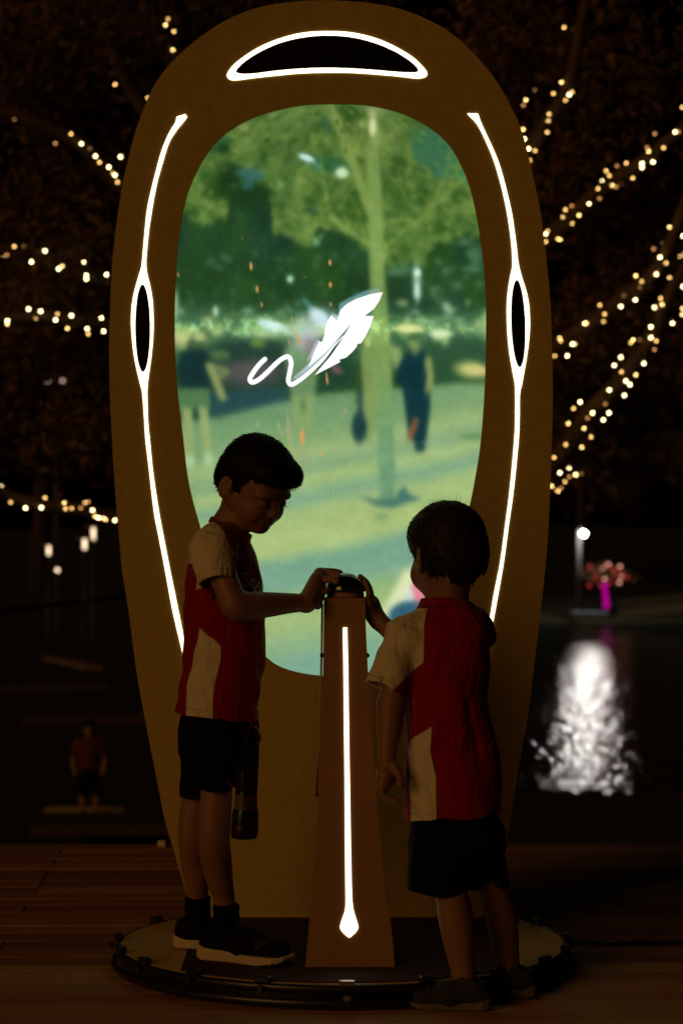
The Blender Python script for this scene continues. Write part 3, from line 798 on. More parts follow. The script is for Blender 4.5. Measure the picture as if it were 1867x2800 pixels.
poly([(775, 960), (800, 930), (850, 930), (875, 975), (862, 1070), (856, 1180), (800, 1180), (792, 1060)], (122, 154, 108), 9, .8)
poly([(800, 1080), (860, 1080), (852, 1180), (806, 1175)], (136, 160, 104), 6, .8); blob(828, 1110, 8, 26, (78, 110, 78), .6); blob(815, 965, 30, 28, (116, 152, 116), .7)
poly([(985, 950), (1010, 935), (1030, 990), (1032, 1100), (1015, 1210), (998, 1210), (992, 1080)], (130, 152, 92), 7, .9); poly([(1062, 940), (1095, 950), (1102, 990), (1080, 1010)], (146, 166, 108), 6, .9)
line([(980, 1010), (975, 1100)], 5, (60, 84, 60), 5, .7); blob(982, 1168, 20, 42, (28, 58, 64), .95, 0, .7); line([(986, 1070), (985, 1130)], 7, (40, 70, 66), 5, .8)
poly([(1092, 990), (1120, 955), (1165, 965), (1172, 1050), (1176, 1110), (1165, 1205), (1140, 1215), (1118, 1195), (1100, 1060), (1082, 1040)], (20, 54, 62), 6, .97)
blob(1134, 945, 13, 26, (128, 144, 84), .8); blob(1136, 920, 20, 16, (54, 82, 52), .8); line([(1170, 985), (1176, 1030), (1172, 1070)], 10, (146, 158, 90), 5, .9)
line([(1168, 1090), (1174, 1010 + 60)], 5, (30, 60, 62), 4, .6); line([(1120, 1195), (1132, 1165), (1136, 1150)], 9, (146, 96, 64), 5, .85); blob(1148, 1222, 16, 14, (24, 56, 60), .9)
# tree pit shadow
poly([(980, 1356), (1010, 1362), (1036, 1368), (1084, 1366), (1090, 1340), (1108, 1332), (1118, 1350), (1155, 1366), (1110, 1374), (1070, 1388), (1030, 1384)], (56, 100, 104), 6, .85); blob(1070, 1370, 40, 18, (74, 118, 104), .6); blob(1042, 1412, 22, 10, (106, 142, 104), .6); blob(1210, 1380, 50, 16, (96, 134, 102), .5)
# stroller of white, pink and navy low on the right
poly([(1040, 1680), (1105, 1560), (1180, 1540), (1180, 1760), (1070, 1740)], (214, 220, 176), 16, .95); poly([(1122, 1600), (1150, 1580), (1190, 1585), (1190, 1660), (1130, 1650)], (222, 126, 142), 7, .95); blob(1118, 1645, 16, 40, (206, 214, 206), .8)
blob(1122, 1690, 56, 42, (48, 92, 112), .97, 0, .85)
poly([(1060, 1735), (1120, 1725), (1120, 1820), (1045, 1830)], (98, 142, 132), 12, .7)
for _ in range(60):
    x0 = rb.uniform(485, 1325); y0 = rb.normal(885, 26)
    if 1010 < x0 < 1080: continue
    blob(x0, y0, rb.uniform(7, 22), rb.uniform(5, 11), [(196, 214, 150), (176, 220, 196), (150, 186, 130), (206, 206, 140)][rb.randint(4)], rb.uniform(.25, .7), 0, .2)
for _ in range(55):
    blob(rb.uniform(490, 1320), rb.uniform(690, 850), rb.uniform(6, 16), rb.uniform(5, 13), (110, 160, 124), rb.uniform(.15, .45), 0, .2)
IMG = np.clip(IMG, 0, 1)
def gblur(A, s):
    r = int(3 * s) + 1; kx = np.exp(-0.5 * (np.arange(-r, r + 1) / s) ** 2); kx /= kx.sum()
    for ax in (0, 1):
        B = np.pad(A, [(r, r) if i == ax else (0, 0) for i in range(3)], 'edge'); A = sum(kx[j] * np.take(B, np.arange(j, j + A.shape[ax]), ax) for j in range(2 * r + 1))
    return A
IMG = gblur(IMG, 1.35) * 0.85 + gblur(IMG, 4.0) * 0.15
IMG = np.clip((IMG - .36) * 1.14 + .36 - .012, 0, 1)
IMG = IMG * .965 + np.array((150, 178, 150)) / 255 * .025
IMG *= (1 - .10 * (1 - sst(300, 720, GY)))[..., None]
IMG += (np.exp(-((GY - 893) / 30) ** 2) * (.10 + .22 * sst(.45, .75, n2)))[..., None] * np.array((.75, .95, .70))
IMG = np.clip(IMG, 0, 1)
IMG += (vnoise(GX, GY, 5, 401)[..., None] - .5) * .018 + (vnoise(GX, GY, 11, 402)[..., None] - .5) * .02
for (x, y, rx, ry, c, a, ro) in [(838, 430, 24, 9, (200, 238, 232), .8, .35), (935, 471, 17, 14, (204, 232, 190), .8, 0), (747, 890, 36, 13, (226, 250, 246), 1.0, .2), (718, 882, 18, 9, (190, 232, 226), .7, .3), (872, 866, 34, 20, (220, 248, 250), 1.0, .7),
        (1141, 745, 10, 12, (214, 238, 214), .8, 0), (1140, 790, 9, 26, (196, 230, 206), .7, 0), (1118, 898, 40, 11, (222, 230, 160), .95, .05), (1205, 912, 34, 13, (216, 234, 190), .9, 0), (589, 850, 8, 14, (170, 206, 168), .7, 0), (793, 762, 9, 10, (180, 222, 190), .7, 0), (1019, 345, 9, 26, (222, 222, 164), .7, 0), (500, 922, 22, 14, (196, 204, 140), .7, 0), (545, 920, 18, 14, (190, 200, 132), .7, 0), (1300, 1010, 36, 14, (206, 206, 132), .7, .1), (1005, 935, 10, 16, (196, 212, 130), .6, 0)]:
    blob(x, y, rx, ry, c, a, ro, .2)
blob(850, 895, 80, 50, (186, 206, 220), .6, -.6, 0.0); blob(842, 930, 40, 30, (206, 176, 210), .55, -.6, 0.0); blob(760, 905, 70, 24, (170, 214, 196), .35, 0, 0.0)
# small orange spots and streaks
OR = (226, 160, 92)
for (x, y, rx, ry, a) in [(686, 727, 4, 13, .95), (703, 790, 4, 11, .9), (715, 832, 4, 8, .7), (728, 862, 3, 6, .4), (902, 717, 5, 9, .9), (903, 778, 5, 9, .9), (904, 831, 4, 7, .7), (487, 750, 3, 7, .7), (798, 873, 3, 9, .6),
      (801, 899, 4, 7, .6), (808, 918, 5, 10, .7), (790, 935, 3, 8, .6), (817, 935, 5, 12, .7), (824, 928, 4, 8, .5), (797, 968, 3, 9, .4), (893, 1030, 3, 16, .8), (895, 1042, 3, 12, .7), (945, 1123, 4, 8, .6), (704, 1161, 4, 9, .5),
      (763, 1165, 4, 12, .5), (770, 1185, 4, 12, .4), (787, 1165, 4, 40, .45), (793, 1200, 5, 50, .35), (826, 1196, 8, 24, .85), (878, 1240, 4, 10, .6), (911, 1330, 2, 36, .35), (833, 1015, 3, 6, .4), (833, 757, 7, 4, .2), (662, 650, 3, 8, .25)]:
    blob(x, y, rx, ry, OR if a > .5 else (206, 176, 120), a, 0, .3)
blob(826, 1250, 26, 46, (158, 160, 120), .4, 0, .1)
blob(920, 1010, 22, 14, (176, 92, 112), .55, .5, .1); blob(846, 950, 14, 26, (140, 128, 128), .6)
# pale ghosts behind the feather mark
Z4 = lambda P: [(660 + x / 3.824, 760 + y / 3.824) for x, y in P]
poly(Z4([(1462, 87), (1300, 130), (1130, 205), (1025, 265), (1008, 400), (1025, 470), (1045, 330), (1200, 220), (1440, 160)]), (104, 152, 152), 3, .95)
poly(Z4([(1290, 393), (1355, 340), (1340, 393)]), (92, 140, 140), 1.5, .9); poly(Z4([(1350, 130), (1455, 100), (1440, 150), (1330, 170)]), (150, 170, 128), 2, .9)
poly(Z4([(935, 355), (1025, 470), (1015, 400), (960, 370)]), (190, 214, 222), 2, .9)
poly(Z4([(680, 875), (790, 640), (815, 650), (750, 820)]), (190, 190, 214), 1.5, .9)
poly(Z4([(525, 1060), (700, 900), (860, 800), (1150, 470), (860, 830), (700, 960), (570, 1050)]), (190, 205, 228), 2, .9)
IMG = np.clip(IMG, 0, 1)
IMG = np.where(IMG <= 0.04045, IMG / 12.92, ((IMG + 0.055) / 1.055) ** 2.4)
V = np.stack([(GX.ravel() - 933.5) * DP / FPX, np.full(GX.size, DP + 0.010), CAMH - (GY.ravel() - 1400) * DP / FPX], 1)
ii, jj = np.meshgrid(np.arange(NYs - 1), np.arange(NXs - 1), indexing='ij')
a = (ii * NXs + jj).ravel()
Fq = np.stack([a, a + NXs, a + NXs + 1, a + 1], 1)
sme = mesh_np("screen", V, Fq, False)
ca = sme.color_attributes.new("picture", 'FLOAT_COLOR', 'POINT')
ca.data.foreach_set('color', np.concatenate([IMG.reshape(-1, 3), np.ones((GX.size, 1))], 1).astype(np.float32).ravel())
m = bpy.data.materials.new("lit_screen"); m.use_nodes = True
t = m.node_tree; b = t.nodes["Principled BSDF"]; b.inputs["Base Color"].default_value = (0.01, 0.01, 0.01, 1); b.inputs["Roughness"].default_value = .25
at = t.nodes.new("ShaderNodeAttribute"); at.attribute_name = "picture"
# fine weave of the screen surface in the picture signal
t.links.new(at.outputs['Color'], b.inputs['Emission Color']); b.inputs['Emission Strength'].default_value = 1.0
child("screen", sme, disp, m)

M_white = emis("screen_white", (1.0, 1.0, 1.0), 1.05)
def flat_px(name, P, d, parent, m, thick=0.0015):
    bm = bmesh.new()
    vs = [bm.verts.new((W(x, y, DP).x, d, W(x, y, DP).z)) for x, y in P]
    f = bm.faces.new(vs); bmesh.ops.triangulate(bm, faces=[f])
    r = bmesh.ops.extrude_face_region(bm, geom=bm.faces[:]); bmesh.ops.translate(bm, verts=[v for v in r['geom'] if isinstance(v, bmesh.types.BMVert)], vec=(0, thick, 0))
    return child(name, bm_mesh(bm, name), parent, m)
va = Z4([(1478, 145), (1400, 156), (1330, 172), (1200, 215), (1100, 270), (1035, 330), (1020, 400), (1025, 475), (1000, 440), (940, 385), (900, 450), (872, 520), (865, 600), (868, 690), (812, 655), (765, 760), (695, 935), (770, 870), (865, 795), (960, 690), (1060, 575), (1155, 465), (1225, 430), (1290, 393), (1385, 320), (1440, 240)])
vb = Z4([(1290, 393), (1382, 397), (1350, 500), (1290, 620), (1250, 680), (1190, 695), (1120, 697), (1205, 718), (1160, 770), (1095, 830), (1030, 850), (980, 850), (1035, 875), (960, 915), (765, 1015), (860, 895), (915, 835), (970, 760), (1030, 670), (1085, 585), (1155, 465), (1225, 430)])
flat_px("feather_vane", va, DP + 0.008, disp, M_white); flat_px("feather_vane", vb, DP + 0.008, disp, M_white)
q = catmull(Z4([(245, 848), (185, 905), (125, 985), (88, 1055), (115, 1090), (190, 1055), (280, 975), (360, 895), (430, 840), (490, 822), (520, 880), (508, 970), (490, 1070), (515, 1112), (560, 1098), (650, 1035), (760, 940), (870, 830), (960, 715), (1070, 600)]), 6)
wq = np.interp(np.arange(len(q)), [0, len(q) * .72, len(q) * .86, len(q) - 1], [6.6, 6.4, 5.0, 1.0])
tg = np.gradient(q, axis=0); tg /= np.linalg.norm(tg, axis=1)[:, None]; nr = np.stack([-tg[:, 1], tg[:, 0]], 1)
bm = bmesh.new()
prev = None
for i in range(len(q)):
    A_, B_ = q[i] + nr[i] * wq[i], q[i] - nr[i] * wq[i]
    cur = [bm.verts.new((W(p[0], p[1], DP).x, DP + 0.0076, W(p[0], p[1], DP).z)) for p in (A_, B_)]
    if prev: bm.faces.new((prev[0], cur[0], cur[1], prev[1]))
    prev = cur
c = [bm.verts.new((W(q[0][0] + 6.6 * math.cos(k * math.pi / 6), q[0][1] + 6.6 * math.sin(k * math.pi / 6), DP).x, DP + 0.0075, W(0, q[0][1] + 6.6 * math.sin(k * math.pi / 6), DP).z)) for k in range(12)]
bm.faces.new(c)
child("feather_quill", bm_mesh(bm, "feather_quill"), disp, M_white)

# glowing outlines
def led_ring(name, out, inn):
    n = 160
    o_ = resample(catmull(out, 6, True), n); i_ = resample(catmull(inn, 6, True), n)
    def inset(P, a):
        t_ = np.roll(P, -1, 0) - np.roll(P, 1, 0); t_ /= np.linalg.norm(t_, axis=1)[:, None]
        n_ = np.stack([-t_[:, 1], t_[:, 0]], 1) * (1 if area(P) > 0 else -1); return P + n_ * a
    o_ = inset(o_, 0.9); i_ = inset(i_, -0.5)
    c = o_.mean(0)
    def al(ref, p):
        k = int(np.argmin(np.linalg.norm((p - p.mean(0)) / np.ptp(p, axis=0) - (ref[0] - ref.mean(0)) / np.ptp(ref, axis=0), axis=1))); return np.roll(p, -k, 0)
    i_ = al(o_, i_)
    if area(o_) * area(i_) < 0: i_ = np.roll(i_[::-1], 1, 0)
    child(name, ring_slab(name, o_, i_, DP - 0.0014, DP - 0.0006, DP), disp, M_led)
    flat_px("black_inset", [tuple(p) for p in i_], DP - 0.003, disp, M_black, 0.002)
Z6 = lambda P: [(550 + x / 2.24, 40 + y / 2.24) for x, y in P]
led_ring("light_ring", Z6([(157, 375), (165, 350), (200, 305), (270, 250), (360, 195), (480, 145), (620, 110), (770, 100), (920, 108), (1060, 140), (1180, 190), (1290, 255), (1350, 310), (1382, 350), (1380, 378), (1355, 390), (1310, 393), (1200, 380), (1050, 367), (900, 358), (740, 358), (600, 363), (450, 377), (330, 390), (220, 404), (175, 400)]),
         Z6([(213, 350), (230, 325), (280, 280), (370, 225), (500, 170), (650, 138), (790, 130), (930, 142), (1060, 175), (1180, 225), (1270, 280), (1320, 325), (1328, 345), (1310, 354), (1220, 352), (1050, 338), (880, 328), (720, 326), (560, 334), (430, 347), (320, 361), (240, 362)]))
Z5 = lambda P: [(340 + x / 3.016, 280 + y / 3.016) for x, y in P]
Z5r = lambda P: [(1240 + x / 3.016, 280 + y / 3.016) for x, y in P]
def side_light(Lp, Rp, oval, tiltx):
    """left and right edges listed from top to bottom; the middle is split round a black oval"""
    cx_, y0, y1, rx = oval
    Le = catmull(Lp, 6); Re = catmull(Rp, 6)
    ys_ = np.concatenate([np.linspace(Le[0][1], y0, 70), np.linspace(y0, y1, 60)[1:], np.linspace(y1, Le[-1][1], 70)[1:]])
    Le = Le + np.array((0.9, 0)); Re = Re - np.array((0.9, 0))
    def xa(E, y):
        return np.interp(y, np.maximum.accumulate(E[:, 1]), E[:, 0])
    bm = bmesh.new()
    rows = []
    for y in ys_:
        l, r = xa(Le, y), xa(Re, y)
        rows.append((y, l, r))
    def quad_strip(pairs):
        pv = None
        for (y, l, r) in pairs:
            cur = [bm.verts.new((W(x, y, DP).x, yy, W(x, y, DP).z)) for x in (l, r) for yy in (DP - 0.0014, DP - 0.0006)]
            if pv:
                bm.faces.new((pv[0], cur[0], cur[2], pv[2])); bm.faces.new((pv[0], pv[1], cur[1], cur[0])); bm.faces.new((pv[2], cur[2], cur[3], pv[3]))
            pv = cur
    quad_strip([w for w in rows if w[0] <= y0 + 1e-6])
    quad_strip([w for w in rows if w[0] >= y1 - 1e-6])
    cyo = (y0 + y1) / 2; hy = (y1 - y0) / 2
    mid = [w for w in rows if y0 - 1e-6 <= w[0] <= y1 + 1e-6]
    ins = lambda y, s: cx_ + tiltx * (y - cyo) / hy + s * rx * math.sqrt(max(0, 1 - ((y - cyo) / hy) ** 2))
    quad_strip([(y, l, ins(y, -1)) for y, l, r in mid]); quad_strip([(y, ins(y, 1), r) for y, l, r in mid])
    child("light_line", bm_mesh(bm, "light_line"), disp, M_led)
    ov = [(ins(cyo - hy * math.cos(a), 1), cyo - hy * math.cos(a)) for a in np.linspace(0, math.pi, 30)] + [(ins(cyo - hy * math.cos(a), -1), cyo - hy * math.cos(a)) for a in np.linspace(math.pi, 0, 30)[1:-1]]
    flat_px("black_inset", ov, DP - 0.003, disp, M_black, 0.002)
Ll = Z5([(505, 98), (470, 103), (428, 122), (424, 160), (370, 250), (310, 390), (260, 570), (215, 750), (185, 900), (165, 1100), (148, 1290), (142, 1350), (125, 1410), (90, 1530), (65, 1650), (55, 1800), (65, 1970), (85, 2120), (115, 2260), (135, 2340)]) + [(389, 1075), (395, 1155), (398, 1204), (406, 1271), (421, 1400), (434, 1468), (451, 1557), (468, 1651), (480, 1706), (500, 1790), (520, 1865), (534, 1905)]
Rl = Z5([(506, 98), (522, 115), (505, 145), (480, 175), (425, 245), (370, 340), (320, 500), (275, 660), (240, 840), (210, 1030), (195, 1170), (184, 1310), (190, 1400), (218, 1520), (238, 1650), (244, 1800), (240, 1950), (225, 2110), (205, 2250), (195, 2340)]) + [(404, 1078), (406, 1151), (411, 1204), (420, 1293), (436, 1400), (451, 1480), (466, 1557), (483, 1640), (500, 1725), (512, 1800), (526, 1865), (535, 1905)]
side_light(Ll, Rl, (391, 777.5, 1017.5, 20.5), 0.5)
Lr = Z5r([(109, 92), (130, 118), (165, 150), (210, 215), (270, 340), (320, 460), (370, 620), (410, 780), (445, 960), (470, 1150), (480, 1300), (477, 1370), (460, 1450), (440, 1590), (434, 1730), (440, 1900), (455, 2060), (478, 2200), (498, 2300), (502, 2340)]) + [(1407, 1075), (1407, 1150), (1404, 1210), (1392, 1340), (1380, 1433), (1366, 1537), (1349, 1624), (1336, 1700), (1320, 1780), (1308, 1830), (1296, 1862)]
Rr = Z5r([(125, 76), (165, 75), (205, 98), (212, 130), (250, 220), (320, 370), (380, 520), (430, 700), (475, 890), (500, 1050), (520, 1200), (535, 1330), (562, 1440), (600, 1560), (622, 1680), (629, 1830), (620, 1970), (600, 2120), (575, 2260), (560, 2340)]) + [(1421, 1078), (1420, 1150), (1417, 1210), (1404, 1340), (1391, 1433), (1377, 1537), (1362, 1624), (1348, 1700), (1332, 1780), (1316, 1838), (1298, 1864)]
side_light(Lr, Rr, (1416, 765.5, 1004.5, 19.5), 4.0)

# ------------------------------------------------------------------ round platform
PC = Vector((W(937, 0, 6.14).x, 6.14, 0)); PR = 0.565
plat = empty("round_platform", PC); props(plat, "low round platform with black steel rim holding the display and pedestal", "platform")
M_plate = mat("tan_plate", (0.58, 0.33, 0.10), 0.38, noise=0.15, nscale=14, bump=0.05, spec=0.4)
M_plate_shade = mat("dark_brown_shade", (0.045, 0.016, 0.010), 0.8, noise=0.3, nscale=20, bump=0.2, spec=0.15)  # brown tone stands for shade in front of the display
def disc(name, r, z0, z1, m, par, seg=96, inner=0, bev=0):
    bm = bmesh.new()
    bmesh.ops.create_cone(bm, cap_ends=True, segments=seg, radius1=r, radius2=r, depth=z1 - z0)
    bmesh.ops.translate(bm, verts=bm.verts, vec=(PC.x, PC.y, (z0 + z1) / 2))
    return child(name, bm_mesh(bm, name), par, m)
disc("base_disc", PR - 0.03, 0.001, 0.052, M_blackmetal, plat)
disc("top_plate", PR - 0.004, 0.053, 0.060, M_plate, plat)
def torus(name, r, rr, z, m, par, seg=96, vs=1.0):
    pts = []
    V = []; F = []
    k = 10
    for i in range(seg):
        a = 2 * math.pi * i / seg
        for j in range(k):
            b_ = 2 * math.pi * j / k
            q_ = r + rr * math.cos(b_)
            V.append((PC.x + q_ * math.cos(a), PC.y + q_ * math.sin(a), z + rr * vs * math.sin(b_)))
    for i in range(seg):
        for j in range(k):
            F.append((i * k + j, ((i + 1) % seg) * k + j, ((i + 1) % seg) * k + (j + 1) % k, i * k + (j + 1) % k))
    return child(name, mesh_np(name, V, F), par, m)
torus("rim_rail", PR + 0.003, 0.0075, 0.050, M_blackmetal, plat, vs=1.4)
torus("rim_rail", PR + 0.014, 0.0065, 0.018, M_blackmetal, plat, vs=1.6)
# dark sheet laid on the plate, coloured to stand for the display's shade
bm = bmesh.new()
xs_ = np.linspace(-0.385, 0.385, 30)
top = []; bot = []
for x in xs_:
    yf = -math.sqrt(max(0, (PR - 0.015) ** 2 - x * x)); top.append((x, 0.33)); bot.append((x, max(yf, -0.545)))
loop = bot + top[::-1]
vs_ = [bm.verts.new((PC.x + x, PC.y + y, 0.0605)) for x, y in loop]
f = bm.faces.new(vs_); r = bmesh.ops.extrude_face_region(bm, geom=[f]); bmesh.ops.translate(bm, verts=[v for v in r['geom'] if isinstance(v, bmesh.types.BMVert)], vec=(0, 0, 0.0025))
child("shade_sheet", bm_mesh(bm, "shade_sheet"), plat, M_plate_shade)
# clips on the rim
bm = bmesh.new(); box_into(bm, (0, 0, 0.0), (0.036, 0.022, 0.016), bev=0.003); box_into(bm, (0, -0.018, -0.020), (0.014, 0.010, 0.018), bev=0.002)
clipb = bm_mesh(bm, "clip"); clipb.materials.append(M_blackmetal)
bm = bmesh.new(); box_into(bm, (0, 0, 0.0), (0.038, 0.020, 0.012), bev=0.002); box_into(bm, (0, -0.020, -0.030), (0.018, 0.012, 0.014), bev=0.002)
clips = bm_mesh(bm, "latch"); clips.materials.append(M_steel)
for (dg, k) in [(270.9, 1), (251, 0), (232, 0), (213, 0), (196, 0), (178, 0), (150, 0), (128, 0), (290, 0), (310, 0), (329, 0), (346, 0), (3, 0), (26, 0), (52, 0)]:
    a = R(dg)
    o = bpy.data.objects.new("latch" if k else "clip", clips if k else clipb); COL.objects.link(o); o.parent = plat
    o.location = (math.cos(a) * (PR + 0.004), math.sin(a) * (PR + 0.004), 0.068 if not k else 0.064)
    o.rotation_euler = (0, 0, a + math.pi / 2)
cb = tube_mesh("power_cable", [(PC.x + PR + .0, PC.y + .10, .045), (PC.x + PR + .05, PC.y + .20, .02), (PC.x + PR + .12, PC.y + .27, .006), (PC.x + 1.0, PC.y + .29, .006), (PC.x + 1.6, PC.y + .31, .006)], 0.005, 8)
props(link("power_cable", cb, None, M_blackmetal), "thin black power cable running off the platform to the right over the deck", "cable")
for (x, y, s) in [(328, 2682, .02), (865, 2757, .018), (340, 2560, .015)]:
    pass

# ------------------------------------------------------------------ pedestal
DF = 5.775
ped = empty("pedestal", (W(957, 2648, 5.88).x, 5.88, 0.063)); props(ped, "slim flared tan pedestal with a glowing vertical line and a dark dome on top", "pedestal")
prof = [(1637, 885, 999), (1702, 884.5, 1000), (1839, 883, 1006), (1930, 881, 1011), (2013, 879, 1016), (2130, 873, 1025), (2250, 867, 1034), (2350, 862, 1044), (2440, 855, 1054), (2513, 848, 1066), (2580, 841, 1073), (2647, 835, 1079)]
PP = catmull(prof, 4)
V = []; F = []
cxp = 957
for i, (y, l, r) in enumerate(PP):
    z = CAMH - (y - 1400) * 5.80 / FPX
    xl = (l - 933.5) * 5.80 / FPX; xr = (r - 933.5) * 5.80 / FPX
    hw = (xr - xl) / 2
    yf = 5.88 - hw; yb = 5.88 + hw
    V += [(xl, yf, z), (xr, yf, z), (xr, yb, z), (xl, yb, z)]
zb_off = V[-1][2] - 0.0635
n = len(PP)
for i in range(n):
    f = i / (n - 1)
    for k in range(4):
        v = V[i * 4 + k]; V[i * 4 + k] = (v[0], v[1], v[2] - zb_off * f ** 2)
for i in range(n - 1):
    for k in range(4):
        F.append((i * 4 + k, i * 4 + (k + 1) % 4, (i + 1) * 4 + (k + 1) % 4, (i + 1) * 4 + k))
bm = bmesh.new(); vs = [bm.verts.new(v) for v in V]
for f in F: bm.faces.new([vs[i] for i in f])
bm.faces.new(vs[:4]); bm.faces.new(vs[-4:])
bmesh.ops.bevel(bm, geom=[e for e in bm.edges if abs(e.verts[0].co.z - e.verts[1].co.z) > 0.004], offset=0.0018, segments=1, affect='EDGES', profile=0.5)
M_ped = mat("pedestal_board", (0.32, 0.165, 0.075), 0.6, noise=0.08, nscale=8, bump=0.1, bscale=200, spec=0.25)
child("column", bm_mesh(bm, "column"), ped, M_ped)
def front_y(z):
    zz = [V[i * 4][2] for i in range(n)]; yy = [V[i * 4][1] for i in range(n)]
    return float(np.interp(-z, [-a for a in zz], yy))
rows = [(1721, 942.8, 944.2), (1722.5, 939.5, 947.5), (1726, 938, 949), (1850, 939.5, 951.5), (2000, 941, 953.5), (2150, 942.5, 956), (2300, 943.5, 958.5), (2420, 944.5, 961), (2464, 945, 963), (2490, 943, 966.5), (2515, 934.5, 974), (2536, 930, 979), (2550, 938, 971), (2563, 953, 956.5)]
bm = bmesh.new(); pv = None
for (y, l, r) in catmull(rows, 5):
    z0 = CAMH - (y - 1400) * 5.775 / FPX
    yf = front_y(z0); z = CAMH - (y - 1400) * yf / FPX
    xl, xr = (l - 933.5) * yf / FPX, (r - 933.5) * yf / FPX
    cur = [bm.verts.new(p) for p in ((xl, yf - 0.0018, z), (xr, yf - 0.0018, z), (xl, yf - .0003, z), (xr, yf - .0003, z))]
    if pv:
        bm.faces.new((pv[0], pv[1], cur[1], cur[0])); bm.faces.new((pv[0], cur[0], cur[2], pv[2])); bm.faces.new((pv[1], pv[3], cur[3], cur[1]))
    pv = cur
child("light_line", bm_mesh(bm, "light_line"), ped, M_led)
# side rail with pins on the left
rail = [(W(x, y, 5.84)) for (x, y) in [(884.5, 1650), (882.5, 1792), (879, 1930), (874, 2080), (869.5, 2170)]]
child("side_rail", tube_mesh("side_rail", [p + Vector((-0.003, 0, 0)) for p in rail], 0.0028, 8), ped, M_steel)
for (x, y) in [(880.5, 1792), (868, 2172), (1004, 1792)]:
    p = W(x, y, 5.84)
    bm = bmesh.new(); bmesh.ops.create_uvsphere(bm, u_segments=10, v_segments=6, radius=0.006); bmesh.ops.translate(bm, verts=bm.verts, vec=p)
    child("bolt", bm_mesh(bm, "bolt", True), ped, M_blackmetal)
# neck and dome
ztop = V[0][2]
DC = W(944, 1617, 5.88)
def lathe(name, prof_, c, m, par, seg=48):
    V_ = []; F_ = []
    for (r_, z_) in prof_:
        for k in range(seg):
            a = 2 * math.pi * k / seg; V_.append((c[0] + r_ * math.cos(a), c[1] + r_ * math.sin(a), z_))
    for i in range(len(prof_) - 1):
        for k in range(seg):
            F_.append((i * seg + k, i * seg + (k + 1) % seg, (i + 1) * seg + (k + 1) % seg, (i + 1) * seg + k))
    return child(name, mesh_np(name, V_, F_), par, m)
lathe("dome_collar", [(0.0, ztop + .0003), (0.046, ztop + .0003), (0.0445, DC.z - .001), (0.0, DC.z - .001)], DC, M_ped, ped)
M_dome = mat("dark_glass_dome", (0.004, 0.004, 0.005), 0.12, spec=0.6, coat=0.6)
lathe("dome", [(0.0, DC.z - .0008)] + [(0.049 * math.cos(a), DC.z + 0.0455 * math.sin(a)) for a in np.linspace(0, math.pi / 2 * .999, 16)], DC, M_dome, ped)
lathe("dome_ring", [(0.0495, DC.z), (0.0515, DC.z + .001), (0.0515, DC.z + .005), (0.049, DC.z + .006)], DC, M_blackmetal, ped)

